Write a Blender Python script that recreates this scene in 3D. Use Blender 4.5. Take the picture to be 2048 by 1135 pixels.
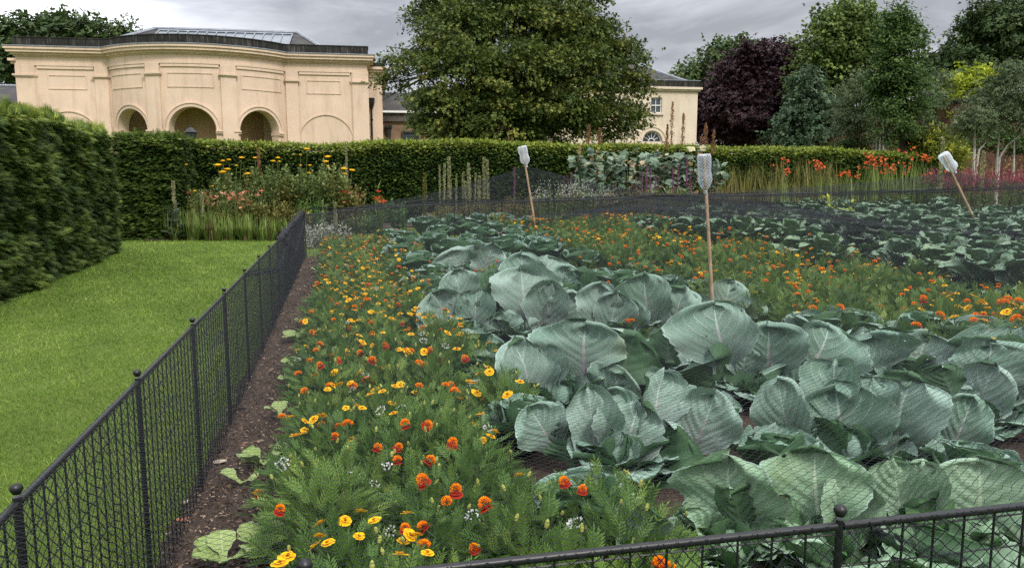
import bpy, math, random
import numpy as np
from mathutils import Vector
# ---------------------------------------------------------------- camera, sky, sun, exposure
for _o in list(bpy.data.objects): bpy.data.objects.remove(_o)
SC = bpy.context.scene
COL = SC.collection
FPX, PITCH, EYE = 1550.0, math.radians(7.77), 1.6
cam_d = bpy.data.cameras.new('camera'); cam = bpy.data.objects.new('camera', cam_d); COL.objects.link(cam)
cam_d.sensor_width = 36; cam_d.lens = 36*FPX/2048; cam_d.clip_start = 0.05; cam_d.clip_end = 3000
cam.location = (0, 0, EYE); cam.rotation_euler = (math.pi/2-PITCH, 0, 0)
SC.camera = cam
SC.view_settings.view_transform = 'Standard'; SC.view_settings.look = 'None'
SC.view_settings.exposure = 0.28; SC.view_settings.gamma = 1.0; SC.view_settings.use_curve_mapping = False
SUN_EL, SUN_AZ = math.radians(48), math.radians(150)      # azimuth clockwise from +Y: behind the camera, to its right
sd = bpy.data.lights.new('sun', 'SUN'); so = bpy.data.objects.new('sun', sd); COL.objects.link(so)
sd.energy = 2.3; sd.angle = math.radians(12); sd.color = (1, .95, .87)
_sv = Vector((math.sin(SUN_AZ)*math.cos(SUN_EL), math.cos(SUN_AZ)*math.cos(SUN_EL), math.sin(SUN_EL)))
so.rotation_euler = _sv.to_track_quat('Z', 'Y').to_euler()
W = bpy.data.worlds.new('World'); SC.world = W; W.use_nodes = True
def world():
    nt = W.node_tree; nt.nodes.clear(); N = nt.nodes.new; Lk = nt.links.new
    out = N('ShaderNodeOutputWorld'); mix = N('ShaderNodeMixShader')
    b1 = N('ShaderNodeBackground'); b2 = N('ShaderNodeBackground')
    sky = N('ShaderNodeTexSky'); sky.sky_type = 'NISHITA'; sky.sun_disc = False
    sky.sun_elevation = SUN_EL; sky.sun_rotation = SUN_AZ
    Lk(sky.outputs[0], b1.inputs[0]); b1.inputs[1].default_value = 0.1
    tc = N('ShaderNodeTexCoord'); sep = N('ShaderNodeSeparateXYZ'); Lk(tc.outputs['Generated'], sep.inputs[0])
    mp = N('ShaderNodeMapping'); mp.inputs['Scale'].default_value = (1, 1, 3.8); mp.inputs['Location'].default_value = (.35, .1, .2)
    Lk(tc.outputs['Generated'], mp.inputs[0])
    n1 = N('ShaderNodeTexNoise'); n1.inputs['Scale'].default_value = 3.4; n1.inputs['Detail'].default_value = 7; n1.inputs['Roughness'].default_value = .6; n1.inputs['Distortion'].default_value = .35
    Lk(mp.outputs[0], n1.inputs['Vector'])
    r1 = N('ShaderNodeValToRGB'); cr = r1.color_ramp
    cr.elements[0].position = .38; cr.elements[0].color = (.34, .35, .385, 1)
    cr.elements[1].position = .64; cr.elements[1].color = (.90, .90, .92, 1)
    e = cr.elements.new(.52); e.color = (.52, .53, .57, 1)
    Lk(n1.outputs[0], r1.inputs[0])
    # an overcast sky is brighter overhead than at the horizon; also a thinner, brighter patch towards the left
    up = N('ShaderNodeMapRange'); up.inputs['From Min'].default_value = .18; up.inputs['From Max'].default_value = .9
    up.inputs['To Min'].default_value = 1.0; up.inputs['To Max'].default_value = 4.4; Lk(sep.outputs[2], up.inputs[0])
    vm = N('ShaderNodeVectorMath'); vm.operation = 'DOT_PRODUCT'; vm.inputs[1].default_value = Vector((-.50, .85, .17)).normalized(); Lk(tc.outputs['Generated'], vm.inputs[0])
    lf = N('ShaderNodeMapRange'); lf.inputs['From Min'].default_value = .965; lf.inputs['From Max'].default_value = 1.0
    lf.inputs['To Min'].default_value = 1.0; lf.inputs['To Max'].default_value = 2.1; Lk(vm.outputs['Value'], lf.inputs[0])
    m = N('ShaderNodeMath'); m.operation = 'MULTIPLY'; Lk(up.outputs[0], m.inputs[0]); Lk(lf.outputs[0], m.inputs[1])
    Lk(r1.outputs[0], b2.inputs[0]); Lk(m.outputs[0], b2.inputs[1])
    mix.inputs[0].default_value = .93
    Lk(b1.outputs[0], mix.inputs[1]); Lk(b2.outputs[0], mix.inputs[2]); Lk(mix.outputs[0], out.inputs[0])
world()
SC.cycles.use_denoising = False; SC.cycles.max_bounces = 6; SC.cycles.diffuse_bounces = 3; SC.cycles.glossy_bounces = 2; SC.cycles.transmission_bounces = 4
SC.cycles.transparent_max_bounces = 12; SC.cycles.caustics_reflective = False; SC.cycles.caustics_refractive = False

# ---------------------------------------------------------------- measuring helpers
cp, sp_ = math.cos(PITCH), math.sin(PITCH)
def ray(px, py):
    dx, up = px-1024.0, 567.5-py
    return np.array([dx, FPX*cp+up*sp_, up*cp-FPX*sp_])
def P(px, py, Y):                     # point seen at (px,py), Y metres ahead
    d = ray(px, py); return np.array([0, 0, EYE])+d*(Y/d[1])
def G(px, py, z=0.0):                 # point seen at (px,py) at height z above level ground
    d = ray(px, py); return np.array([0, 0, EYE])+d*((z-EYE)/d[2])
GA = math.radians(12.4)
Ux, Uy, Vx, Vy = math.cos(GA), math.sin(GA), -math.sin(GA), math.cos(GA)
def uv2xy(u, v): return u*Ux+v*Vx, u*Uy+v*Vy
def xy2uv(x, y): return x*Ux+y*Uy, x*Vx+y*Vy
def sstep(t): t = np.clip(t, 0, 1); return t*t*(3-2*t)
def gz(x, y):                         # the plot rises gently to the right at its far end
    u, v = xy2uv(np.asarray(x, float), np.asarray(y, float))
    return np.interp(u, [-.75, .9, 4.6, 8.3, 16, 60], [0, .16, .27, .35, .5, .6])*sstep((v-5)/11.4)
def GG(px, py, h=0.0):                # as G, on the sloping ground, h above it
    z = h
    for _ in range(8):
        p = G(px, py, z); z = h+float(gz(p[0], p[1]))
    return p
def nrm(a): return a/np.maximum(np.linalg.norm(a, axis=-1, keepdims=True), 1e-9)
def rvec(rg, n): return nrm(rg.normal(size=(n, 3)))
def hnoise(x, y, s=0):                # cheap smooth noise in -1..1
    return (np.sin(x*1.7+s)+np.sin(y*2.1+s*1.3)+np.sin((x+y)*1.3+s*2.1)+np.sin((x-y)*2.7+s*.7)+np.sin(x*4.1+y*3.3+s))/5

# ---------------------------------------------------------------- mesh builder
class MB:
    def __init__(s): s.v=[]; s.f4=[]; s.f3=[]; s.t=[]; s.c=[]; s.m4=[]; s.m3=[]; s.n=0
    def add(s, V, F, t=.5, c=None, mi=0):
        V = np.asarray(V, float).reshape(-1, 3); F = np.asarray(F, int)
        if F.size:
            (s.f4 if F.shape[1] == 4 else s.f3).append(F+s.n); (s.m4 if F.shape[1] == 4 else s.m3).append(np.full(len(F), mi))
        s.v.append(V); s.t.append(np.broadcast_to(np.asarray(t, float), (len(V),)))
        s.c.append(np.zeros((len(V), 3)) if c is None else np.asarray(c, float)); s.n += len(V)
    def build(s, name, mats, parent=None, smooth=False):
        if not isinstance(mats, (list, tuple)): mats = [mats]
        V = np.concatenate(s.v); me = bpy.data.meshes.new(name)
        f4 = np.concatenate(s.f4) if s.f4 else np.zeros((0, 4), int); f3 = np.concatenate(s.f3) if s.f3 else np.zeros((0, 3), int)
        me.vertices.add(len(V)); me.vertices.foreach_set('co', V.astype(np.float32).ravel())
        n4, n3 = len(f4), len(f3); me.loops.add(n4*4+n3*3); me.polygons.add(n4+n3)
        me.loops.foreach_set('vertex_index', np.concatenate([f4.ravel(), f3.ravel()]).astype(np.int32))
        me.polygons.foreach_set('loop_start', np.concatenate([np.arange(n4)*4, n4*4+np.arange(n3)*3]).astype(np.int32))
        mi = np.concatenate((s.m4 or [np.zeros(0)])+(s.m3 or [np.zeros(0)])).astype(np.int32)
        me.polygons.foreach_set('material_index', mi)
        me.polygons.foreach_set('use_smooth', np.full(n4+n3, smooth))
        a = me.attributes.new('tint', 'FLOAT', 'POINT'); a.data.foreach_set('value', np.concatenate(s.t).astype(np.float32))
        cc = np.concatenate(s.c)
        if np.any(cc):
            a = me.attributes.new('lc', 'FLOAT_VECTOR', 'POINT'); a.data.foreach_set('vector', cc.astype(np.float32).ravel())
        me.update(calc_edges=True)
        for m in mats: me.materials.append(m)
        o = bpy.data.objects.new(name, me); COL.objects.link(o)
        if parent is not None:
            o.parent = parent; o.location = -parent.location if not parent.get('rel') else (0, 0, 0)
        return o
def mat_parent(o, parent): o.parent = parent
def tag(o, label=None, cat=None, group=None, kind=None):
    if label: o['label'] = label
    if cat: o['category'] = cat
    if group: o['group'] = group
    if kind: o['kind'] = kind
    return o
def empty(name, loc, label, cat, group=None, rel=False, rz=0):
    o = bpy.data.objects.new(name, None); COL.objects.link(o); o.location = tuple(float(a) for a in loc); o.rotation_euler = (0, 0, rz)
    o.empty_display_size = .1
    if rel: o['rel'] = 1
    return tag(o, label, cat, group)
def copy_tree(o, parent=None):
    c = o.copy(); COL.objects.link(c); c.parent = parent
    for ch in list(o.children): copy_tree(ch, c)
    return c

# templates: (verts x=side y=along z=normal, faces, tint delta per vertex)
def T_leaf(w=.55, fold=.08, n=4, droop=0.):
    return (np.array([[0,0,0],[w/2,.45,fold],[0,1,-droop],[-w/2,.45,fold]]), np.array([[0,1,2,3]]), np.array([-.05,0,.08,0]))
def T_blade(w=.08, curve=.25):
    return (np.array([[-w/2,0,0],[w/2,0,0],[w/2*.8,.5,-curve*.25],[-w/2*.8,.5,-curve*.25],[0,1,-curve]]), None, np.array([-.2,-.2,0,0,.2]))
def T_merge(parts):
    V=[];F=[];D=[];n=0
    for v,f,d in parts: V.append(v);F.append(f+n);D.append(d);n+=len(v)
    return np.concatenate(V),np.concatenate(F),np.concatenate(D)
def T_place(T, pos, ang, sc, tilt=0., dt=0.):
    V,F,D=T; V=V*sc; c,s=math.cos(tilt),math.sin(tilt)
    V=np.stack([V[:,0],V[:,1]*c-V[:,2]*s,V[:,1]*s+V[:,2]*c],1)
    c,s=math.cos(ang),math.sin(ang)
    return np.stack([V[:,0]*c-V[:,1]*s,V[:,0]*s+V[:,1]*c,V[:,2]],1)+np.array(pos),F,D+dt
def T_spray(n=4, w=.22, ang=.75):       # feathery flat spray
    L=T_leaf(w,.02); ps=[T_place(L,(0,0,0),0,1.0,0,.12)]
    for i in range(n):
        t=.12+.7*i/n; l=.55*(1-.5*t)
        for sg in (-1,1): ps.append(T_place(L,(0,t,0),sg*ang,l,-.1,.32*(t-.45)))
    return T_merge(ps)
def T_pinnate(n=5, w=.26):              # marigold leaf
    L=T_leaf(w,.04); ps=[T_place(T_leaf(.05,.0),(0,0,0),0,1.,0,.1),T_place(L,(0,.78,0),0,.34)]
    for i in range(n):
        t=.2+.62*i/n; l=.36*(1-.35*abs(t-.45))
        for sg in (-1,1): ps.append(T_place(L,(0,t,0),sg*.85,l,.12))
    return T_merge(ps)
def T_cluster(rg, n, spread=.6, w=.6, l=.5):
    ps=[]
    for i in range(n):
        a=rg.uniform(0,2*math.pi); r=rg.uniform(0,spread)
        ps.append(T_place(T_leaf(w,.06),(r*math.cos(a),.5+r*math.sin(a),rg.uniform(-.15,.15)),rg.uniform(-1.6,1.6),l*rg.uniform(.7,1.2),rg.uniform(-.7,.5),rg.uniform(-.12,.12)))
    return T_merge(ps)
def scatter(mb, T, Pn, D, N, S, tint, c=None, mi=0, sx=None):
    V,F,dt=T; Pn=np.asarray(Pn,float); n=len(Pn)
    if n==0: return
    D=nrm(np.asarray(D,float)); s=np.cross(D,N); bad=np.linalg.norm(s,axis=1)<1e-4; s[bad]=[1,0,0]; s=nrm(s); Nn=np.cross(s,D)
    S=np.broadcast_to(np.asarray(S,float),(n,))[:,None,None]
    sxx=1. if sx is None else np.broadcast_to(np.asarray(sx,float),(n,))[:,None,None]
    out=Pn[:,None]+S*(V[None,:,0:1]*s[:,None]*sxx+V[None,:,1:2]*D[:,None]+V[None,:,2:3]*Nn[:,None])
    k=len(V); t=(np.broadcast_to(np.asarray(tint,float),(n,))[:,None]+dt[None]).ravel()
    if F is None:   # blade: a quad and a triangle
        b=(np.arange(n)*k)[:,None]; n0=mb.n
        mb.add(out.reshape(-1,3),b+np.array([[0,1,2,3]]),t,mi=mi)
        mb.f3.append(b+np.array([[3,2,4]])+n0); mb.m3.append(np.full(n,mi))
        return
    FF=(F[None]+(np.arange(n)*k)[:,None,None]).reshape(-1,F.shape[1])
    mb.add(out.reshape(-1,3),FF,t,mi=mi)
def tube(mb, pts, rad, ns=6, t=.5, mi=0, cap=True):
    pts=np.asarray(pts,float); n=len(pts); rad=np.broadcast_to(np.asarray(rad,float),(n,))
    tg=np.gradient(pts,axis=0); tg=nrm(tg); ref=np.array([0,0,1.]) if abs(tg[0][2])<.9 else np.array([1.,0,0])
    a=nrm(np.cross(tg,ref)); b=np.cross(tg,a); th=np.arange(ns)*2*math.pi/ns
    V=pts[:,None]+rad[:,None,None]*(np.cos(th)[None,:,None]*a[:,None]+np.sin(th)[None,:,None]*b[:,None])
    i=np.arange(n-1)[:,None]*ns; j=np.arange(ns)[None]; j2=(j+1)%ns
    F=np.stack([i+j,i+j2,i+ns+j2,i+ns+j],-1).reshape(-1,4)
    mb.add(V.reshape(-1,3),F,t,mi=mi)
    if cap:
        for k,r in ((0,1),(n-1,-1)):
            c=V[k]; mb.add(np.vstack([c,pts[k]]),[[q,(q+1)%ns,ns] for q in range(ns)],t,mi=mi)
def box(mb, x0,x1,y0,y1,z0,z1, fr=None, mi=0, t=.5):
    V=np.array([[x,y,z] for z in (z0,z1) for x,y in ((x0,y0),(x1,y0),(x1,y1),(x0,y1))],float)
    if fr is not None: V=fr(V)
    mb.add(V,[[0,3,2,1],[4,5,6,7],[0,1,5,4],[1,2,6,5],[2,3,7,6],[3,0,4,7]],t,mi=mi)
def lathe(mb, prof, ctr=(0,0,0), ns=16, mi=0, t=.5, sq=None):
    prof=np.asarray(prof,float); th=np.arange(ns)*2*math.pi/ns; n=len(prof)
    rr=np.ones(ns) if sq is None else sq(th)
    V=np.stack([prof[:,0:1]*np.cos(th)*rr,prof[:,0:1]*np.sin(th)*rr,np.repeat(prof[:,1:2],ns,1)],-1)+np.array(ctr)
    i=np.arange(n-1)[:,None]*ns; j=np.arange(ns)[None]; j2=(j+1)%ns
    mb.add(V.reshape(-1,3),np.stack([i+j,i+j2,i+ns+j2,i+ns+j],-1).reshape(-1,4),t,mi=mi)
def gridmesh(mb, X, Y, Z, t=.5, c=None, mi=0):
    a,b=X.shape; i=np.arange(a-1)[:,None]*b; j=np.arange(b-1)[None]
    F=np.stack([i+j,i+j+1,i+b+j+1,i+b+j],-1).reshape(-1,4)
    mb.add(np.stack([X,Y,Z],-1).reshape(-1,3),F,t,None if c is None else c.reshape(-1,3),mi)

# ---------------------------------------------------------------- materials
class NT:
    def __init__(s, name):
        s.m=bpy.data.materials.new(name); s.m.use_nodes=True; s.t=s.m.node_tree; s.t.nodes.clear()
        s.out=s.t.nodes.new('ShaderNodeOutputMaterial')
    def n(s, typ, props=None, **kw):
        nd=s.t.nodes.new('ShaderNode'+typ)
        for k,v in (props or {}).items(): setattr(nd,k,v)
        for k,v in kw.items():
            k=k.replace('_',' '); inp=nd.inputs[int(k[1:])] if k[0]=='i' and k[1:].isdigit() else nd.inputs[k]
            if isinstance(v,bpy.types.NodeSocket): s.t.links.new(v,inp)
            else: inp.default_value=v
        return nd
    def math(s,op,a,b=0.,clamp=False):
        return s.n('Math',{'operation':op,'use_clamp':clamp},i0=a,i1=b).outputs[0]
    def noise(s,scale,detail=4,rough=.55,vec=None,dist=0.):
        kw={} if vec is None else {'Vector':vec}
        return s.n('TexNoise',Scale=scale,Detail=detail,Roughness=rough,Distortion=dist,**kw).outputs[0]
    def coord(s,k='Object'): return s.n('TexCoord').outputs[k]
    def ramp(s,fac,stops):
        nd=s.n('ValToRGB'); s.t.links.new(fac,nd.inputs[0]); cr=nd.color_ramp
        cr.elements[0].position=stops[0][0]; cr.elements[0].color=(*stops[0][1],1)
        cr.elements[1].position=stops[-1][0]; cr.elements[1].color=(*stops[-1][1],1)
        for p,c in stops[1:-1]: e=cr.elements.new(p); e.color=(*c,1)
        return nd.outputs[0]
    def mix(s,fac,a,b,mode='MIX'):
        nd=s.n('Mix',{'data_type':'RGBA','blend_type':mode})
        for i,v in ((0,fac),(6,a),(7,b)):
            if isinstance(v,bpy.types.NodeSocket): s.t.links.new(v,nd.inputs[i])
            else: nd.inputs[i].default_value=v if i==0 else (*v,1)
        return nd.outputs[2]
    def bump(s,h,strength=.3,dist=.01): return s.n('Bump',Strength=strength,Distance=dist,Height=h).outputs[0]
    def pbr(s,col,rough=.7,spec=.3,normal=None,metal=0.):
        kw={'Roughness':rough,'Specular IOR Level':spec,'Metallic':metal}
        nd=s.n('BsdfPrincipled')
        for k,v in list(kw.items())+[('Base Color',col if isinstance(col,bpy.types.NodeSocket) else (*col,1))]+([('Normal',normal)] if normal is not None else []):
            if isinstance(v,bpy.types.NodeSocket): s.t.links.new(v,nd.inputs[k])
            else: nd.inputs[k].default_value=v
        return nd.outputs[0]
    def end(s,sh): s.t.links.new(sh,s.out.inputs[0]); return s.m
def plain(name,col,rough=.6,spec=.3,metal=0.,vary=.25,scale=8.,bump=.0):
    a=NT(name); n=a.noise(scale,5,.6,a.coord()); c=a.ramp(n,[(.3,tuple(x*(1-vary) for x in col)),(.7,tuple(min(1,x*(1+vary)) for x in col))])
    return a.end(a.pbr(c,rough,spec,a.bump(n,bump,.01) if bump else None,metal))
def leafmat(name,stops,trans=.25,rough=.5,spec=.3,nscale=2.5,orand=0.):
    spec*=.5
    a=NT(name); t=a.n('Attribute',{'attribute_name':'tint'}).outputs['Fac']
    nz=a.noise(nscale,3,.5,a.coord()); f=a.math('ADD',t,a.math('MULTIPLY',a.math('SUBTRACT',nz,.5),.35))
    if orand: f=a.math('ADD',f,a.math('MULTIPLY',a.math('SUBTRACT',a.n('ObjectInfo').outputs['Random'],.5),orand))
    c=a.ramp(f,stops); p=a.pbr(c,rough,spec); tr=a.n('BsdfTranslucent',Color=c).outputs[0]
    return a.end(a.n('MixShader',i0=trans,i1=p,i2=tr).outputs[0])
M={}
M['lime']=leafmat('lime_leaf',[(.1,(.030,.054,.012)),(.45,(.068,.104,.022)),(.75,(.14,.175,.038)),(1.,(.29,.28,.06))],.3)
M['oak']=leafmat('oak_leaf',[(.1,(.028,.05,.017)),(.5,(.06,.1,.032)),(.95,(.12,.165,.055))],.2)
M['beech']=leafmat('copper_beech_leaf',[(.1,(.014,.007,.009)),(.5,(.034,.016,.019)),(.95,(.072,.036,.038))],.12)
M['ash']=leafmat('ash_leaf',[(.1,(.055,.09,.02)),(.5,(.125,.185,.045)),(.95,(.23,.30,.075))],.3)
M['hornbeam']=leafmat('hornbeam_leaf',[(.1,(.03,.065,.016)),(.5,(.068,.125,.03)),(.95,(.13,.2,.045))],.25)
M['birch']=leafmat('birch_leaf',[(.1,(.05,.075,.035)),(.5,(.105,.145,.065)),(.95,(.18,.225,.105))],.25)
M['conifer']=leafmat('grey_conifer_leaf',[(.1,(.035,.07,.035)),(.5,(.075,.125,.065)),(.95,(.14,.19,.11))],.15)
M['robinia']=leafmat('golden_leaf',[(.1,(.14,.19,.015)),(.5,(.32,.39,.03)),(.95,(.52,.56,.06))],.35)
M['golden']=leafmat('golden_shrub_leaf',[(.1,(.05,.085,.014)),(.45,(.17,.2,.025)),(.8,(.42,.43,.05)),(.98,(.5,.5,.08))],.3)
M['yew']=leafmat('yew_leaf',[(.0,(.010,.024,.006)),(.4,(.042,.080,.015)),(.75,(.12,.175,.03)),(1.,(.27,.31,.05))],.08,.5,.35)
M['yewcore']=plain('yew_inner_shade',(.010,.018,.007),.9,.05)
M['yew2']=leafmat('clipped_hedge_leaf',[(.0,(.012,.030,.008)),(.35,(.03,.062,.014)),(.6,(.07,.115,.02)),(.8,(.15,.21,.03)),(1.,(.27,.32,.05))],.15,.45,.35)
M['bark']=plain('bark',(.06,.05,.04),.9,.1,0,.4,6,.6)
M['birchbark']=plain('white_birch_bark',(.42,.40,.36),.7,.2,0,.35,5,.2)
M['mari']=leafmat('marigold_leaf',[(.1,(.032,.078,.016)),(.45,(.078,.155,.030)),(.8,(.16,.25,.05)),(1.,(.30,.36,.08))],.25,.45,.4,4,.32)
M['yellow']=leafmat('yellow_petal',[(.1,(.60,.16,.002)),(.35,(.84,.38,.003)),(.95,(.95,.60,.01))],.25,.5,.2,2.5,.2)
M['orange']=leafmat('orange_petal',[(.1,(.66,.12,.002)),(.5,(.90,.27,.004)),(.95,(1.,.42,.012))],.2,.5,.2)
M['redp']=leafmat('dark_red_petal',[(.1,(.12,.004,.004)),(.5,(.25,.01,.008)),(.95,(.5,.04,.01))],.15,.5,.2)
M['centre']=plain('flower_centre',(.42,.13,.008),.7,.1)
M['bud']=plain('flower_bud',(.32,.33,.08),.6,.2)
M['grass']=leafmat('grass_blade',[(.0,(.06,.115,.016)),(.4,(.14,.235,.034)),(.7,(.25,.37,.062)),(1.,(.46,.50,.16))],.3,.5,.25)
M['soil']=None
M['metal']=plain('black_painted_metal',(.008,.009,.010),.38,.38,0,.35,30,.05)
M['rust']=plain('rusty_tip',(.28,.10,.05),.8,.2)
M['wood']=plain('wooden_pole',(.42,.29,.18),.7,.2,0,.3,12,.2)
M['stem']=leafmat('green_stem',[(.1,(.06,.09,.03)),(.9,(.14,.18,.06))],.1)
# ================================================================ ground
def ground_mat():
    a=NT('lawn_grass'); co=a.coord(); n1=a.noise(.6,4,.6,co); n2=a.noise(14,6,.7,co); n3=a.noise(120,3,.6,co)
    c=a.ramp(n1,[(.3,(.06,.105,.015)),(.55,(.09,.15,.02)),(.75,(.12,.15,.035))])
    c=a.mix(.35,c,a.ramp(n2,[(.35,(.05,.08,.015)),(.7,(.2,.24,.06))]))
    c=a.mix(.3,c,a.ramp(n3,[(.35,(.04,.06,.012)),(.7,(.2,.25,.07))]))
    return a.end(a.pbr(c,.9,.1,a.bump(n3,.8,.03)))
def soil_mat():
    a=NT('dark_soil'); co=a.coord(); n1=a.noise(3,5,.6,co); n2=a.noise(35,7,.75,co); v=a.n('TexVoronoi',{'feature':'F1'},Vector=co,Scale=70.).outputs[0]
    c=a.ramp(n2,[(.3,(.036,.026,.020)),(.5,(.092,.066,.050)),(.68,(.175,.13,.098)),(.8,(.28,.21,.16))])
    c=a.mix(.3,c,a.ramp(n1,[(.3,(.052,.038,.029)),(.7,(.155,.112,.084))]))
    h=a.math('ADD',n2,a.math('MULTIPLY',v,.6))
    return a.end(a.pbr(c,.95,.08,a.bump(h,1.,.03)))
M['soil']=soil_mat(); M['lawn']=ground_mat()
def build_ground():
    g=lambda lo,hi,far: np.unique(np.concatenate([-np.geomspace(-lo,far,12) if lo<0 else [],np.arange(lo,hi,.5),np.geomspace(hi,far,14)]))
    xs=g(-30,40,900); ys=np.unique(np.concatenate([-np.geomspace(2,300,8),np.arange(-2,60,.5),np.geomspace(60,1500,14)]))
    X,Y=np.meshgrid(xs,ys,indexing='ij'); mb=MB(); gridmesh(mb,X,Y,gz(X,Y))
    tag(mb.build('lawn',M['lawn'],smooth=True),kind='structure')
    # soil of the vegetable plot
    rg=np.random.default_rng(5)
    us=np.concatenate([np.arange(-.84,.7,.02),np.arange(.7,12.5,.12)]); vs=np.concatenate([np.arange(1.36,9,.035),np.arange(9,16.05,.1)])
    U,Vv=np.meshgrid(us,vs,indexing='ij'); X,Y=uv2xy(U,Vv)
    h=.018+.012*hnoise(X*3,Y*3)+.010*hnoise(X*9,Y*9,2)+.007*hnoise(X*25,Y*23,4)+rg.normal(size=X.shape)*.004
    h=h+.05*sstep((U+.55)/.8); h=np.where(U<-.80+.05*hnoise(Vv*6,Vv*2.3),-.03,h)
    mb=MB(); gridmesh(mb,X,Y,gz(X,Y)+h); tag(mb.build('vegetable_bed_soil',M['soil'],smooth=True),kind='structure')
    # soil of the long flower border in front of the hedge
    us=np.arange(-6,34,.4); mb=MB(); A=np.array([P(300,480,20.2)[0],19.9]); B=np.array([24,33.])
    t=np.linspace(0,1,60)[:,None]; w=np.linspace(-.2,4.5,12)[None]
    d=nrm(B-A); nn=np.array([-d[1],d[0]])
    X=A[0]+t*(B-A)[0]+w*nn[0]; Y=A[1]+t*(B-A)[1]+w*nn[1]
    gridmesh(mb,X,Y,gz(X,Y)+.03); tag(mb.build('flower_border_soil',M['soil']),kind='structure')
    # soil clods and bark chips on the open strip by the left fence
    mb=MB(); n=30000; v=1.4+14.8*rg.random(n)**1.9; u=-.80+rg.random(n)*.95; x,y=uv2xy(u,v)
    z=gz(x,y)+.02+.05*sstep((u+.55)/.8)+rg.random(n)*.012
    scatter(mb,T_leaf(.38,.12),np.stack([x,y,z],1),rg.normal(size=(n,3))*[1,1,.35],np.array([0,0,1.])+rg.normal(size=(n,3))*.5,rg.gamma(2,.007,n)+.007,rg.random(n))
    m=leafmat('bark_chips',[(.1,(.03,.019,.013)),(.5,(.10,.066,.046)),(.85,(.22,.15,.105)),(1.,(.42,.32,.23))],.0,.9,.1)
    tag(mb.build('bark_chips',m),kind='stuff',label='loose brown bark chips and soil crumbs along the fence',cat='bark chips')
    # grass blades
    mb=MB(); n=420000; y=1.0*(22.5/1.0)**(rg.random(n)**.8); x=-rg.random(n)*np.clip(.75*y+1.2,2,16)*1.0
    u,v=xy2uv(x,y); k=((u<-.79+.05*hnoise(v*6,v*2.3)+.012*rg.normal(size=n))|(v>16.5))&(y<21.2)&(x>-11.5)
    k&=~((y<20)&(x<-6.3-.32*(y-9.6)-.3))
    k&=(hnoise(x*4,y*4)+rg.random(n)*2.2>.15)
    x=x[k];y=y[k];n=len(x); z=np.zeros(n)
    T=(np.array([[-.5,0,0],[.5,0,0],[0,1,.12]]),np.array([[0,1,2]]),np.array([-.25,-.25,.15]))
    D=np.array([0,0,1.])+rg.normal(size=(n,3))*[.75,.75,.1]; far=np.clip(y/5,.9,3.2)
    s=rg.uniform(.02,.05,n)*(.8+.12*far); tint=.42+.26*hnoise(x*.9,y*.7,3)+.20*hnoise(x*4,y*3,1)+rg.normal(size=n)*.2+.12*((y>17)*(rg.random(n)))
    scatter(mb,T,np.stack([x,y,z],1),D,rvec(rg,n),s,tint,sx=.09*far**.9)
    tag(mb.build('grass',M['grass']),'short mown green lawn grass beside the black fence','grass',kind='stuff')
build_ground()
# small stones on the soil
def stones():
    m=plain('pale_stone',(.42,.36,.28),.9,.1,0,.3,20); m2=plain('terracotta_shard',(.42,.19,.12),.9,.1)
    L=[(440,922,.035,'pale flat stone lying on the soil by the left fence',m),(480,935,.012,'tiny stone next to the pale flat stone on the soil',m),
       (372,1002,.02,'small tan stone at the foot of the left fence',m),(362,1038,.022,'reddish shard of pot on the soil at the foot of the left fence',m2),
       (490,885,.014,'small pinkish pebble on the soil between fence and leaves',m2)]
    rg=np.random.default_rng(3)
    for px,py,r,lab,mm in L:
        p=GG(px,py,.03); mb=MB(); lathe(mb,[(.001,-.4),(.7,-.35),(1,-.05),(.9,.2),(.5,.36),(.001,.38)],ns=9,sq=lambda th: 1+.25*np.sin(2*th+r*900)+.1*np.sin(3*th))
        V=mb.v[0]*[r,r*.75,r*.7]+rg.normal(size=mb.v[0].shape)*r*.05+p; mb.v[0]=V
        tag(mb.build('stone',mm),lab,'stone')
stones()

# ================================================================ orangery
BA=math.radians(10)
def stucco(name,base,stain=1.):
    a=NT(name); co=a.coord(); n1=a.noise(.35,6,.65,co); n2=a.noise(2.5,6,.7,co); n3=a.noise(30,3,.6,co)
    mp=a.n('Mapping',Vector=co,Scale=(1.2,1.2,.16)).outputs[0]; st=a.noise(2.2,5,.65,mp)
    c=a.ramp(n1,[(.3,tuple(x*.87 for x in base)),(.65,tuple(min(1,x*1.08) for x in base))])
    c=a.mix(a.math('MULTIPLY',a.ramp(n2,[(.52,(0,0,0)),(.68,(1,1,1))]),.38),c,(base[0]*1.0,base[1]*1.07,base[2]*1.3))
    c=a.mix(a.math('MULTIPLY',a.ramp(st,[(.5,(0,0,0)),(.7,(1,1,1))]),.36*stain),c,(base[0]*.55,base[1]*.5,base[2]*.42))
    return a.end(a.pbr(c,.85,.15,a.bump(n3,.05,.01)))
M['stucco']=stucco('cream_stucco',(.61,.465,.35)); M['stucco2']=stucco('pale_stucco',(.62,.52,.40),1.)
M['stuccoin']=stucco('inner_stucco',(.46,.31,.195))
def parapet_mat():
    a=NT('weathered_parapet'); co=a.coord(); mp=a.n('Mapping',Vector=co,Scale=(4.,4.,.35)).outputs[0]; st=a.noise(3.,5,.7,mp); n=a.noise(.8,4,.6,co)
    c=a.ramp(a.math('ADD',a.math('MULTIPLY',st,.75),a.math('MULTIPLY',n,.3)),[(.40,(.012,.012,.011)),(.56,(.032,.031,.027)),(.70,(.11,.105,.09)),(.84,(.25,.23,.2))])
    return a.end(a.pbr(c,.9,.1))
M['parapet']=parapet_mat()
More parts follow.
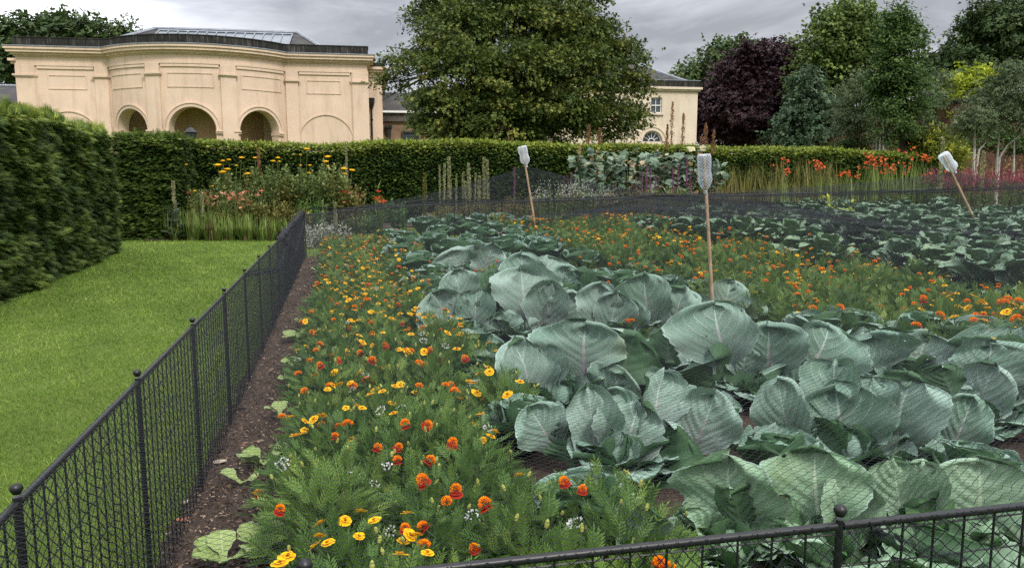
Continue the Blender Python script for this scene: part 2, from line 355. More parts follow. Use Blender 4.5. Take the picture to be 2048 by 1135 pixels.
def slate_mat(name='slate',base=(.055,.052,.05)):
    a=NT(name); co=a.coord(); sp=a.n('SeparateXYZ',Vector=co)
    row=a.math('FRACT',a.math('MULTIPLY',sp.outputs[2],6.5)); n=a.noise(1.3,6,.7,co); 
    v=a.n('TexVoronoi',Vector=a.n('Mapping',Vector=co,Scale=(3.,3.,6.5)).outputs[0],Scale=1.).outputs['Color']
    c=a.ramp(n,[(.3,tuple(x*.6 for x in base)),(.55,base),(.75,(.13,.125,.11))]); c=a.mix(.25,c,v,'MULTIPLY')
    c=a.mix(a.math('LESS_THAN',row,.16),c,(.025,.024,.023))
    return a.end(a.pbr(c,.75,.25,a.bump(row,.5,.03)))
M['slate']=slate_mat(); M['lead']=plain('lead_flashing',(.20,.22,.25),.5,.4,.0,.25,3)
def glass_mat(name,col,rough=.12):
    a=NT(name); n=a.noise(.9,3,.5,a.coord()); return a.end(a.pbr(a.ramp(n,[(.35,tuple(x*.75 for x in col)),(.65,col)]),rough,.7))
M['glass']=glass_mat('roof_glass',(.09,.115,.13),.3); M['wglass']=glass_mat('window_glass',(.05,.065,.08),.06)
M['paint']=plain('white_paint',(.72,.72,.70),.5,.3,0,.06)
M['brown']=plain('brown_stone',(.20,.13,.085),.9,.1,0,.35,2)
class Path:
    def __init__(s,pts):
        p=np.array(pts,float); d=nrm(np.diff(p,axis=0)); nn=np.stack([d[:,1],-d[:,0]],1)
        m=np.vstack([nn[:1],nrm(nn[:-1]+nn[1:]),nn[-1:]]); cs=np.sum(m[1:-1]*nn[1:],1); m[1:-1]/=cs[:,None]
        s.p=p; s.m=m; s.q=np.concatenate([[0],np.cumsum(np.linalg.norm(np.diff(p,axis=0),axis=1))])
    def at(s,q,off=0.):
        q=np.asarray(q,float); f=lambda a:np.stack([np.interp(q,s.q,a[:,i]) for i in (0,1)],-1)
        return f(s.p)+f(s.m)*np.asarray(off,float)[...,None]
    def span(s,q0,q1,n=2):
        k=s.q[(s.q>q0+1e-4)&(s.q<q1-1e-4)]; return np.unique(np.concatenate([[q0,q1],k,np.linspace(q0,q1,n)]))
def pbox(mb,pt,q0,q1,o0,o1,z0,z1,n=2,mi=0):
    Q=pt.span(q0,q1,n); a=pt.at(Q,o0); b=pt.at(Q,o1); k=len(Q)
    V=np.concatenate([np.c_[a,np.full(k,z0)],np.c_[b,np.full(k,z0)],np.c_[b,np.full(k,z1)],np.c_[a,np.full(k,z1)]])
    F=[]
    for i in range(k-1):
        for r in range(4): r2=(r+1)%4; F.append([r*k+i,r*k+i+1,r2*k+i+1,r2*k+i])
    F.append([0,k,2*k,3*k]); F.append([k-1,4*k-1,3*k-1,2*k-1]); mb.add(V,F,mi=mi)
def arc_ring(mb,pt,qc,r0,r1,zs,o0,o1,n=28,mi=0):
    th=np.linspace(0,math.pi,n); out=[]
    for r,o in ((r0,o0),(r0,o1),(r1,o1),(r1,o0)):
        q=qc-np.cos(th)*r; xy=pt.at(q,o); out.append(np.c_[xy,zs+np.sin(th)*r])
    V=np.concatenate(out); F=[]
    for i in range(n-1):
        for a in range(4): b=(a+1)%4; F.append([a*n+i,a*n+i+1,b*n+i+1,b*n+i])
    F+= [[0,n,2*n,3*n],[n-1,2*n-1,3*n-1,4*n-1]]; mb.add(V,F,mi=mi)
def orangery():
    o0=P(32,93,45.); o0=np.array([o0[0],o0[1]]); ex=np.array([math.cos(BA),math.sin(BA)]); ny=np.array([math.sin(BA),-math.cos(BA)])
    L=19.35; R=6.15; sag=2.38; c=L/2; hw=4.85; th0=math.asin(hw/R)
    pts=[(0,-1.6),(0,0),(c-hw,0)]+[(c+R*math.sin(t),R*math.cos(t)-(R-sag)) for t in np.linspace(-th0,th0,33)[1:-1]]+[(c+hw,0),(L,0),(L,-1.6)]
    pt=Path([o0+ex*a+ny*b for a,b in pts]); Q=pt.q; qa=1.6; qb=qa+c-hw; qd=Q[-3]; qe=Q[-2]; qm=(qb+qd)/2; QE=Q[-1]
    root=empty('orangery',(*pt.at(qm),0),'large cream stucco orangery with a curved bow front and three arches behind the hedge','orangery')
    W_=MB(); arches=[(qm-R*math.radians(35),1.2),(qm,1.26),(qm+R*math.radians(35),1.2)]; zs=4.28
    zt=8.0; cols=set(pt.span(0,QE,80).tolist())
    for qc,r in arches: cols|=set((qc-r*np.cos(np.linspace(0,math.pi,25))).tolist())
    cols=np.array(sorted(cols)); keep=[cols[0]]
    for q in cols[1:]:
        if q-keep[-1]>1e-3: keep.append(q)
    cols=np.array(keep)
    for i in range(len(cols)-1):
        q0,q1=cols[i],cols[i+1]; m=(q0+q1)/2; zb=[-.2,-.2]
        for qc,r in arches:
            if abs(m-qc)<r-1e-3: zb=[zs+math.sqrt(max(0,r*r-(q-qc)**2)) for q in (q0,q1)]
        a=pt.at([q0,q1],0.); b=pt.at([q0,q1],-.6)
        W_.add([[*a[0],zb[0]],[*a[1],zb[1]],[*a[1],zt],[*a[0],zt]],[[0,1,2,3]])
        if zb[0]>0:
            W_.add([[*a[0],zb[0]],[*a[1],zb[1]],[*b[1],zb[1]],[*b[0],zb[0]]],[[0,1,2,3]])
        W_.add([[*b[0],zb[0]],[*b[1],zb[1]],[*b[1],zt],[*b[0],zt]],[[0,1,2,3]])
    for qc,r in arches:
        for q in (qc-r,qc+r):
            a=pt.at([q],0.)[0]; b=pt.at([q],-.6)[0]; W_.add([[*a,-.2],[*b,-.2],[*b,zs],[*a,zs]],[[0,1,2,3]])
    W_.build('wall',M['stucco'],root)
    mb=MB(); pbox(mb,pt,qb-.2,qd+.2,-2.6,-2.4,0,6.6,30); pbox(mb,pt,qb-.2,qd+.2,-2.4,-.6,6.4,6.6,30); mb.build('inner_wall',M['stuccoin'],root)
    mb=MB()
    for o,z0,z1 in ((.10,7.90,8.02),(.06,8.02,8.40),(.14,8.40,8.47),(.24,8.47,8.60),(.42,8.60,8.76),(.50,8.76,8.90)): pbox(mb,pt,0,QE,-.5,o,z0,z1+.0,60)
    mb.build('cornice',M['stucco'],root)
    mb=MB(); pbox(mb,pt,0,QE,-.5,.54,8.902,8.95,60); mb.build('lead_edge',M['lead'],root)
    mb=MB(); pbox(mb,pt,.4,QE-.4,-.35,.12,8.952,9.42,60); pbox(mb,pt,.38,QE-.38,-.38,.15,9.42,9.47,60); mb.build('parapet',M['parapet'],root)
    # pilasters with capitals
    for q0,q1 in ((qa+.02,qa+.95),(qb-.72,qb-.02),(qm-R*math.radians(22.6),qm-R*math.radians(15)),(qm+R*math.radians(15),qm+R*math.radians(22.6)),(qd+.02,qd+.72),(qe-.95,qe-.02)):
        mb=MB(); pbox(mb,pt,q0,q1,0.001,.13,0,7.25,5); p=mb.build('pilaster',M['stucco'],root)
        mb=MB(); pbox(mb,pt,q0-.05,q1+.05,0.002,.18,7.25,7.32,5); pbox(mb,pt,q0-.1,q1+.1,0.002,.24,7.32,7.42,5); pbox(mb,pt,q0,q1,0.002,.13,7.42,7.898,5)
        cpt=mb.build('capital',M['stucco'],root); cpt.parent=p; cpt.location=(0,0,0)
    # recessed-looking bay fields with thin raised frames
    for q0,q1 in ((qa+1.55,qb-1.25),(qb+.3,qm-R*math.radians(25.5)),(qm-1.25,qm+1.25),(qm+R*math.radians(25.5),qd-.3),(qd+1.25,qe-1.55)):
        mb=MB(); t=.05; zb,zt2=6.62,7.42
        for a,b,c0,c1 in ((q0,q1,zt2-t,zt2),(q0,q1,zb,zb+t),(q0,q0+t,zb+t,zt2-t),(q1-t,q1,zb+t,zt2-t)): pbox(mb,pt,a,b,.003,.035,c0,c1,6)
        mb.build('wall_panel_frame',M['stucco'],root)
    for q0,q1 in ((qa+1.05,qb-.82),(qb+.05,qm-R*math.radians(23.2)),(qm-R*math.radians(14.4),qm+R*math.radians(14.4)),(qm+R*math.radians(23.2),qd-.05),(qd+.82,qe-1.05)):
        mb=MB(); pbox(mb,pt,q0,q1,.004,.07,7.74,7.897,6); mb.build('fascia_strip',M['stucco'],root)
    for qc,r in arches:
        mb=MB(); arc_ring(mb,pt,qc,r+.02,r+.2,zs,.004,.07); arc_ring(mb,pt,qc,r+.2,r+.26,zs,.004,.12)
        a=mb.build('arch_moulding',M['stucco'],root)
        for q0,q1 in ((qc-r-.36,qc-r+.03),(qc+r-.03,qc+r+.36)):
            mb=MB(); pbox(mb,pt,q0,q1,-.62,.12,zs-.18,zs-.08,3); pbox(mb,pt,q0,q1,-.64,.18,zs-.08,zs-.001,3); mb.build('impost',M['stucco'],root)
    for qc in ((qa+qb)/2+.1,(qd+qe)/2-.1):
        mb=MB(); arc_ring(mb,pt,qc,1.62,1.70,3.75,.004,.06); mb.build('blind_arch',M['stucco'],root)
    # set-back rear blocks
    def fr(V): return np.c_[(o0+V[:,:1]*ex-V[:,1:2]*ny),V[:,2]]   # x along facade, y into depth
    mb=MB()
    for z0,z1,e in ((0,7.9,0),(7.9,8.2,.1),(8.2,8.35,.3),(8.35,8.5,.42)): box(mb,-.7-e,L+.95+e,1.9-e,13.+e,z0,z1-.001*(e>0),fr)
    mb.build('rear_block',M['stucco'],root)
    mb=MB(); box(mb,-.9,L+1.15,1.7,13.3,8.52,8.78,fr); mb.build('rear_parapet',M['parapet'],root)
    # hipped slate roof with a long skylight
    mb=MB(); x0,x1,y0,y1,rx0,rx1,ry=3.2,17.4,.6,11.,6.0,14.9,5.8; zb,zr=9.0,11.12
    V=fr(np.array([[x0,y0,zb],[x1,y0,zb],[x1,y1,zb],[x0,y1,zb],[rx0,ry,zr],[rx1,ry,zr]])); mb.add(V,[[0,1,5,4],[2,3,4,5]]); mb.add(V,[[1,2,5],[3,0,4]])
    rf=mb.build('roof',M['slate'],root)
    mb=MB()
    for a,b in ((0,4),(1,5),(4,5)): tube(mb,[V[a]+[0,0,.03],V[b]+[0,0,.03]],.12,6)
    k=mb.build('lead_ridge',M['lead'],root); k.parent=rf; k.location=(0,0,0)
    def sl(x,t,h=.05): return [x,y0+(ry-y0)*t-.03,zb+(zr-zb)*t+h]
    mb=MB(); xs=np.linspace(6.4,14.6,15)
    for i in range(14):
        q=[sl(xs[i],.34),sl(xs[i+1],.34),sl(xs[i+1],.86),sl(xs[i],.86)]; mb.add(fr(np.array(q)),[[0,1,2,3]])
    sk=mb.build('skylight',M['glass'],root)
    mb=MB()
    for x in xs: tube(mb,fr(np.array([sl(x,.33,.09),sl(x,.87,.09)])),.045,4)
    for t_ in (.33,.87): tube(mb,fr(np.array([sl(6.35,t_,.08),sl(14.65,t_,.08)])),.07,4)
    k=mb.build('glazing_bar',M['lead'],root); k.parent=sk; k.location=(0,0,0)
    # drainpipe with hopper head at the right corner
    def at(x,y): return o0+ex*x-ny*y
    mb=MB(); p=at(L+.25,1.72)
    tube(mb,[[*p,0],[*p,5.9]],.06,8); tube(mb,[[*p,5.9],[*p,6.25],[*p,6.6]],[.07,.2,.22],8)
    for z in (1.5,3.5,5.2): tube(mb,[[*p,z],[*p,z+.1]],.09,8)
    mb.build('drainpipe',M['metal'],root)
    # low slate-roofed wings left and right, things of their own
    for nm,xa,xb,lab in (('link_building',L+.98,L+14,'low stone link building with slate roof and white gutter between orangery and tree'),('low_wing',-12,-.72,'low slate-roofed wing just left of the orangery, mostly hidden by the hedge')):
        r=empty(nm,(*at((xa+xb)/2,7.),0),lab,'building')
        mb=MB(); box(mb,xa,xb,4.3,11,0,5.35,fr); mb.build('wall',M['brown'],r)
        mb=MB(); box(mb,xa,xb,4.1,11.1,5.352,5.9,fr); mb.build('entablature',plain('dark_weathered_stone',(.09,.08,.07),.9,.1,0,.4,1.5),r)
        mb=MB(); box(mb,xa,xb,3.9,4.1,5.902,6.03,fr); mb.build('gutter',M['paint'],r)
        V=fr(np.array([[xa,3.95,6.0],[xb,3.95,6.0],[xb,7.5,7.55],[xa,7.5,7.55],[xb,11.1,6.0],[xa,11.1,6.0]])); mb=MB(); mb.add(V,[[0,1,2,3],[3,2,4,5]]); rr=mb.build('roof',M['slate'],r)
        mb=MB(); tube(mb,[V[3],V[2]],.1,6); k=mb.build('ridge',M['lead'],r); k.parent=rr; k.location=(0,0,0)
        if nm=='link_building':
            mb=MB(); x=xa+1.35
            for i,(a,b,c0,c1) in enumerate(((x,x+.9,4.18,4.21),)): box(mb,a,b,a*0+4.2,4.24,2.2,4.6,fr)
            w=mb.build('window',M['wglass'],r)
            mb=MB(); box(mb,x-.12,x,4.12,4.3,2.1,4.72,fr); box(mb,x+.9,x+1.02,4.12,4.3,2.1,4.72,fr); box(mb,x,x+.9,4.12,4.3,4.6,4.72,fr); box(mb,x+.42,x+.48,4.16,4.26,2.2,4.6,fr); k=mb.build('frame',M['parapet'],r); k.parent=w; k.location=(0,0,0)
            mb=MB(); p=at(xa+.35,4.1); tube(mb,[[*p,0],[*p,4.9]],[.17,.15],12); box(mb,xa+.12,xa+.58,3.9,4.29,4.9,5.1,fr); mb.build('column',M['parapet'],r)
orangery()
def lantern():
    b=P(382,275,30.); x,y=b[0],b[1]; g=float(gz(x,y)); zt=P(382,250,30.)[2]
    r=empty('lamp_post',(x,y,g),'dark pointed lantern top showing above the hedge before the middle arch','lamp post')
    mb=MB(); z0=zt-.62; tube(mb,[[x,y,g],[x,y,g+.5],[x,y,z0]],[.09,.05,.035],8); mb.build('post',M['metal'],r)
    mb=MB(); lathe(mb,[(.01,zt),(.03,zt-.04),(.02,zt-.08),(.12,zt-.14),(.26,zt-.27),(.24,zt-.30)],(x,y,0),6); lathe(mb,[(.11,z0+.02),(.08,z0),(.03,z0-.02)],(x,y,0),6)
    for k in range(6):
        a=k*math.pi/3; tube(mb,[[x+.22*math.cos(a),y+.22*math.sin(a),zt-.28],[x+.11*math.cos(a),y+.11*math.sin(a),z0]],.012,4)
    h=mb.build('lantern_frame',M['metal'],r)
    mb=MB(); lathe(mb,[(.215,zt-.29),(.105,z0+.01)],(x,y,0),6); k=mb.build('lantern_glass',M['wglass'],r); k.parent=h; k.location=(0,0,0)
lantern()
# ================================================================ white house on the right
def house():
    p0=P(1396,175,49.); o0=p0[:2]; ex=np.array([math.cos(BA),math.sin(BA)]); ny=np.array([math.sin(BA),-math.cos(BA)])
    def fr(V): V=np.asarray(V,float); return np.c_[(o0+V[:,:1]*ex-V[:,1:2]*ny),V[:,2]]
    Wd=8.6; r=empty('house',(*fr([[-Wd/2,4,0]])[0][:2],0),'cream two-storey house with hipped slate roof and arched window, right of the big tree','house')
    zt=p0[2]-.25; mb=MB()
    # front wall with openings left for the sash and the half-round window
    def X(px): 
        k=(px-1024)/1564.; return (k*o0[1]-o0[0])/(ex[0]-k*ex[1])
    def Z(px,py): 
        x=X(px); Y=o0[1]+ex[1]*x; return P(px,py,Y)[2]
    sx0,sx1,sz0,sz1=X(1298),X(1320),Z(1309,226),Z(1309,195)
    ac=X(1302); az=Z(1302,283); ar=.62
    xs=sorted(set([-Wd,0,sx0,sx1]+(ac-ar*np.cos(np.linspace(0,math.pi,21))).tolist()))
    for a,b in zip(xs[:-1],xs[1:]):
        if b-a<1e-5: continue
        m=(a+b)/2; segs=[(0,0,zt,zt)]
        if abs(m-ac)<ar:
            h=[az+math.sqrt(max(0,ar*ar-(q-ac)**2)) for q in (a,b)]; segs=[(0,0,az,az),(h[0],h[1],zt,zt)]
        if sx0<m<sx1:
            s=segs[-1]; segs=segs[:-1]+[(s[0],s[1],sz0,sz0),(sz1,sz1,zt,zt)]
        for za,zb,zc,zd in segs: mb.add(fr([[a,0,za],[b,0,zb],[b,0,zd],[a,0,zc]]),[[0,1,2,3]])
    q=ac-ar*np.cos(np.linspace(0,math.pi,21)); z=az+ar*np.sin(np.linspace(0,math.pi,21))
    for i in range(20): mb.add(fr([[q[i],0,z[i]],[q[i+1],0,z[i+1]],[q[i+1],.2,z[i+1]],[q[i],.2,z[i]]]),[[0,1,2,3]])
    for a,b,c,d in ((sx0,sx0,sz0,sz1),(sx1,sx1,sz0,sz1)): mb.add(fr([[a,0,c],[a,.2,c],[a,.2,d],[a,0,d]]),[[0,1,2,3]])
    for zz in (sz0,sz1): mb.add(fr([[sx0,0,zz],[sx1,0,zz],[sx1,.2,zz],[sx0,.2,zz]]),[[0,1,2,3]])
    for a in (-Wd,0): mb.add(fr([[a,0,0],[a,8,0],[a,8,zt],[a,0,zt]]),[[0,1,2,3]])
    mb.add(fr([[-Wd,8,0],[0,8,0],[0,8,zt],[-Wd,8,zt]]),[[0,1,2,3]])
    mb.build('wall',M['stucco2'],r)
    mb=MB(); box(mb,-Wd-.12,.12,-.12,8.12,zt,zt+.1,fr); box(mb,-Wd-.22,.22,-.22,8.22,zt+.1,zt+.24,fr); mb.build('cornice',M['stucco2'],r)
    mb=MB(); box(mb,-Wd-.12,.10,-.12,8.12,zt+.242,zt+.62,fr); mb.build('parapet',M['parapet'],r)
    mb=MB(); box(mb,-Wd-.14,.12,-.14,8.14,zt+.622,zt+.66,fr); mb.build('coping',M['lead'],r)
    ap=P(1264,120,53.)[2]; V=fr([[-Wd+.2,.2,zt+.5],[-.3,.2,zt+.5],[-.3,7.8,zt+.5],[-Wd+.2,7.8,zt+.5],[-Wd/2-.2,4,ap],[-Wd/2+.2,4,ap]])
    mb=MB(); mb.add(V,[[0,1,5,4],[2,3,4,5]]); mb.add(V,[[1,2,5],[3,0,4]]); rf=mb.build('roof',M['slate'],r)
    mb=MB()
    for a,b in ((0,4),(1,5),(2,5),(3,4),(4,5)): tube(mb,[V[a]+[0,0,.02],V[b]+[0,0,.02]],.09,5)
    k=mb.build('lead_hip',M['lead'],r); k.parent=rf; k.location=(0,0,0)
    # sash window
    mb=MB(); mb.add(fr([[sx0,.16,sz0],[sx1,.16,sz0],[sx1,.16,sz1],[sx0,.16,sz1]]),[[0,1,2,3]]); w=mb.build('sash_window',M['wglass'],r)
    mb=MB(); t=.06; xm=(sx0+sx1)/2; zm=(sz0+sz1)/2
    for a,b,c,d in ((sx0,sx0+t,sz0,sz1),(sx1-t,sx1,sz0,sz1),(sx0+t,sx1-t,sz0,sz0+t),(sx0+t,sx1-t,sz1-t,sz1),(sx0+t,sx1-t,zm-.03,zm+.03)): box(mb,a,b,.10,.15,c,d,fr)
    for c,d in ((sz0+t,zm-.03),(zm+.03,sz1-t)): box(mb,xm-.015,xm+.015,.11,.145,c,d,fr)
    k=mb.build('frame',M['paint'],r); k.parent=w; k.location=(0,0,0)
    mb=MB(); box(mb,sx0-.1,sx1+.1,-.1,.08,sz0-.12,sz0-.003,fr); k=mb.build('sill',M['stucco2'],r); k.parent=w; k.location=(0,0,0)
    # half-round window
    mb=MB(); mb.add(np.vstack([fr([[ac,.16,az]]),fr(np.c_[q,np.full(21,.16),z])]),[[0,i+1,i+2] for i in range(20)]); w=mb.build('arched_window',M['wglass'],r)
    mb=MB()
    def ring(r0,r1,y0,y1):
        th=np.linspace(0,math.pi,25); V=np.concatenate([fr(np.c_[ac-rr*np.cos(th),np.full(25,yy),az+rr*np.sin(th)]) for rr,yy in ((r0,y0),(r0,y1),(r1,y1),(r1,y0))])
        mb.add(V,[[a*25+i,a*25+i+1,((a+1)%4)*25+i+1,((a+1)%4)*25+i] for a in range(4) for i in range(24)])
    ring(.56,.62,.10,.15); ring(.17,.21,.11,.145)
    for t in (30,60,90,120,150):
        a=math.radians(t); tube(mb,fr([[ac-.2*math.cos(a),.13,az+.2*math.sin(a)],[ac-.57*math.cos(a),.13,az+.57*math.sin(a)]]),.02,4)
    k=mb.build('frame',M['paint'],r); k.parent=w; k.location=(0,0,0)
    mb=MB(); ring(.66,.86,-.07,-.004); ring(.86,.95,-.11,-.004); k=mb.build('moulding',M['stucco2'],r); k.parent=w; k.location=(0,0,0)
    mb=MB(); xa,xb=X(1253),X(1345); box(mb,xa,xb,-.5,-.005,az-.35,az-.22,fr); box(mb,xa+.1,xb-.1,-.4,-.006,az-.6,az-.352,fr); mb.build('ledge',M['brown'],r)
house()
# ================================================================ old brick garden wall
def brick_mat():
    a=NT('old_red_brick'); co=a.coord(); 
    b=a.n('TexBrick',Vector=a.n('Mapping',Vector=co,Rotation=(math.pi/2,0,0)).outputs[0],Scale=4.2)
    b.inputs['Color1'].default_value=(.24,.11,.075,1); b.inputs['Color2'].default_value=(.32,.15,.095,1); b.inputs['Mortar'].default_value=(.22,.18,.14,1)
    n=a.noise(1.5,5,.7,co); c=a.mix(a.math('MULTIPLY',n,.6),b.outputs[0],(.10,.07,.05)); return a.end(a.pbr(c,.9,.1))
M['brick']=brick_mat()
def brick_wall():
    a=P(1545,300,47.); b=P(2110,255,33.); a=a[:2]; b=b[:2]; d=nrm(b-a); n=np.array([d[1],-d[0]])
    L=float(np.linalg.norm(b-a)); z0=P(1600,287,45.)[2]; z1=P(1680,280,43.)[2]
    r=empty('garden_wall',(*((a+b)/2),0),'long old red brick garden wall with stone coping behind the birches','wall')
    m1=MB(); m2=MB(); ps=[(0,z0),(L*.36,z0+.35),(L*.36,z0+1.35),(L,z0+1.6)]
    for (s0,h0),(s1,h1) in ((ps[0],ps[1]),(ps[2],ps[3])):
        for mb,e,lo,hi in ((m1,0,None,0),(m2,.07,0,.14)):
            V=[]
            for s,h in ((s0,h0),(s1,h1)):
                for w in (-.17-e,.17+e):
                    q=a+d*s+n*w; V.append([*q,-.2 if lo is None else h+.002]); V.append([*q,h+hi])
            mb.add(V,[[0,4,5,1],[2,3,7,6],[1,5,7,3],[0,1,3,2],[4,6,7,5]])
    m1.build('brickwork',M['brick'],r); m2.build('coping',M['parapet'],r)
brick_wall()
# ================================================================ trees
def tree(name,label,cat,Y,blobs,leaf,mat,n_area=9.,k=46,leafT=None,trunk=None,bark='bark',tr=.35,seed=1,clr=.55,group=None,limbs=True,upw=.35,tint0=.45,inner=.25,jit=.12,zs=.85,rs=1.):
    rg=np.random.default_rng(seed); C=[];R=[]
    for b in blobs:
        px,py,rp=b[:3]; dy=b[3] if len(b)>3 else rg.uniform(-.6,.6)*rp*Y/1550
        C.append(P(px,py,Y+dy)); R.append(rs*rp*(Y+dy)/1550*np.array([1,1,b[4] if len(b)>4 else zs]))
    C=np.array(C);R=np.array(R)
    if trunk is None: trunk=(float(C[:,0].mean()),float(Y))
    else: p=P(trunk[0],300,Y); trunk=(p[0],Y)
    g=float(gz(*trunk)); root=empty(name,(trunk[0],trunk[1],g),label,cat,group)
    T=leafT or T_cluster(rg,5,.55,.62,.62); mb=MB()
    for c,r in zip(C,R):
        area=4*math.pi*(r[0]*r[2]); m=max(8,int(area*n_area))
        d=rvec(rg,m); d[:,2]=np.where((d[:,2]<-.55),-d[:,2]*.6,d[:,2]); rad=np.where(rg.random(m)<inner,rg.uniform(.3,.8,m),rg.uniform(.82,1.12,m))
        cc=c+d*r*rad[:,None]; ct=rg.normal(size=m)*jit
        kk=np.maximum(2,(k*rg.uniform(.5,1.5,m)).astype(int)); idx=np.repeat(np.arange(m),kk); N=len(idx)
        off=rg.normal(size=(N,3))*[clr*.55,clr*.55,clr*.26]; pos=cc[idx]+off
        nn=nrm(d[idx]*.6+np.array([0,0,upw+.45])+rvec(rg,N)*.55)
        D=nrm(d[idx]*.6+rvec(rg,N)*.8+np.array([0,0,-.45]))
        scatter(mb,T,pos,D,nn,leaf*rg.uniform(.7,1.3,N),tint0+ct[idx]+rg.normal(size=N)*.13+.05*off[:,2]/clr)
    mb.build('crown',M[mat],root)
    if limbs:
        mb=MB(); zt=float(C[:,2].min())+.35*float(C[:,2].max()-C[:,2].min()); base=np.array([trunk[0],trunk[1],g-.1]); fork=np.array([trunk[0],trunk[1],max(g+1.5,zt)])
        tube(mb,[base,base+[0,0,.4],(base+fork)/2+[.05,0,0],fork],[tr*1.35,tr,tr*.85,tr*.6],9)
        for c in C:
            a=base+(fork-base)*rg.uniform(.45,1); m1=a+(c-a)*.5+[0,0,.12*np.linalg.norm(c-a)]; tube(mb,[a,m1,c],[tr*.4,tr*.25,tr*.07],5)
            for _ in range(4):
                e=c+rvec(rg,1)[0]*R[0][0]*.45; tube(mb,[m1,(m1+e)/2+[0,0,.2],e],[tr*.14,tr*.09,tr*.03],4)
        mb.build('trunk',M[bark],root)
    return root
# the big lime in the middle (pixel centre, radius, depth offset)
LB=[(1030,60,95,0),(930,60,75,-1.5),(1130,50,75,-1),(1010,-40,90,0),(1150,-30,60,.5),(900,-30,55,0),(870,40,50,1),(1190,80,55,.5),(866,100,40,-1),(805,125,32,.5),(782,165,24,1),
    (930,150,75,-2.5),(1040,150,80,-3),(1150,140,70,-2),(1220,120,50,0),(1250,170,45,.5),(1120,215,70,-2.5),(1010,235,75,-3),(900,220,72,-2.5),(868,255,34,-1),(1215,225,48,-.5),(1270,235,30,.5),
    (940,265,55,-2),(1060,262,60,-2),(1160,255,50,-1),(850,208,32,0),(1255,110,32,1),(1190,-10,35,0),(900,262,45,-2.5),(1235,265,26,0),(1000,180,60,2),(1100,100,60,2)]
tree('lime_tree','huge broad lime tree with olive green crown between orangery and house','tree',34.,LB,.175,'lime',n_area=6.2,k=23,tr=.38,seed=11,clr=.42,trunk=(1040,),inner=.22,jit=.17,tint0=.5,zs=.76,rs=.98)
tree('background_tree','rounded dark green tree rising behind the left roof of the orangery','tree',72.,[(20,95,50),(70,70,38),(120,62,36),(165,62,34),(150,85,40),(-30,120,60),(95,100,50),(10,140,55)],.55,'oak',n_area=1.5,k=12,seed=2,clr=1.1,tint0=.42)
tree('background_tree','small sparse treetop left of the skylight, just above the parapet','tree',74.,[(232,68,22),(255,60,16),(215,80,20)],.5,'oak',n_area=1.6,k=9,seed=3,clr=1.,tint0=.6)
tree('background_tree','mid green tree between the cream house and the copper beech','tree',70.,[(1440,125,40),(1475,110,32),(1400,160,36),(1375,150,18),(1480,160,50),(1360,200,30)],.5,'oak',n_area=1.7,k=12,seed=4,clr=1.05,tint0=.55)
tree('copper_beech','dark purple copper beech tree beside the cream house','tree',57.,[(1535,135,50),(1480,160,52),(1440,210,48),(1560,190,55),(1500,220,60),(1430,255,40),(1590,130,38),(1600,230,50),(1520,265,55),(1460,275,40),(1570,112,28),(1505,112,26)],.36,'beech',n_area=3.2,k=15,seed=5,clr=.8,jit=.16,tr=.45)
tree('ash_tree','tall light green ash tree with layered open crown right of the copper beech','tree',52.,[(1690,45,42),(1660,85,48),(1720,80,48),(1640,130,42),(1700,140,52),(1625,175,36),(1760,90,40),(1750,150,40),(1660,200,45),(1730,30,22),(1650,45,24),(1700,18,20),(1810,80,28)],.38,'ash',n_area=2.5,k=12,seed=6,clr=.75,jit=.16,tr=.4)
tree('oak_tree','large dark oak tree filling the top right corner','tree',60.,[(2000,60,60),(1955,80,45),(2050,110,80),(1930,120,40),(1890,125,30),(1980,140,60),(1870,140,22),(1965,30,28),(2040,30,40),(1910,160,45)],.42,'oak',n_area=2.4,k=13,seed=7,clr=.85,tint0=.36,tr=.45)
tree('hornbeam','narrow upright hornbeam tree with bare lower trunk in front of the birches','tree',31.,[(1795,45,26,0,1.3),(1798,90,38,0,1.2),(1790,140,46,0,1.2),(1798,190,50,0,1.1),(1795,235,44,0,.9),(1800,265,26,0,.6),(1785,170,40,0),(1805,60,22,0,1.5)],.17,'hornbeam',n_area=9.,k=14,seed=8,clr=.34,tr=.13,trunk=(1801,))
tree('conifer','grey green cone-shaped conifer in front of the ash tree','tree',44.,[(1612,175,24,0,1.4),(1615,215,36,0,1.),(1600,250,46,0,.8),(1640,255,46,0,.8),(1575,275,36,0,.6),(1620,282,50,0,.5),(1650,225,30,0,1)],.24,'conifer',n_area=6.,k=13,seed=9,clr=.42,tr=.2)
tree('golden_tree','bright yellow-green golden tree behind the birches on the right','tree',38.,[(1935,155,26),(1910,180,28),(1950,185,34),(1895,215,26),(1925,225,34),(1960,160,24),(1905,250,28),(1925,270,30),(1975,195,26)],.24,'robinia',n_area=5.,k=9,seed=10,clr=.5,tr=.15,jit=.18)
def birch(label,Y,blobs,trunks,seed):
    r=tree('birch_tree',label,'tree',Y,blobs,.13,'birch',n_area=9.,k=13,seed=seed,clr=.36,limbs=False,group='silver birches',trunk=(trunks[0][0][0],),jit=.12,upw=.1)
    for tp in trunks:
        mb=MB(); pts=[P(px,py,Y) for px,py in tp]; b=pts[0].copy(); b[2]=float(gz(b[0],b[1]))-.05; pts=[b]+pts[1:]
        rad=np.linspace(.055,.014,len(pts)); tube(mb,pts,rad,7); mb.build('trunk',M['birchbark'],r)
birch('multi-stemmed silver birch with white trunks left of the narrow hornbeam',34.,[(1735,170,34),(1715,200,38),(1750,215,40),(1725,245,40),(1700,235,30),(1760,175,30),(1740,265,30),(1690,262,22)],
      [[(1757,320),(1752,250),(1742,205),(1738,175)],[(1760,320),(1760,250),(1755,210),(1762,180)],[(1771,320),(1766,262),(1765,225),(1758,190)],[(1758,320),(1762,240),(1768,215)]],21)
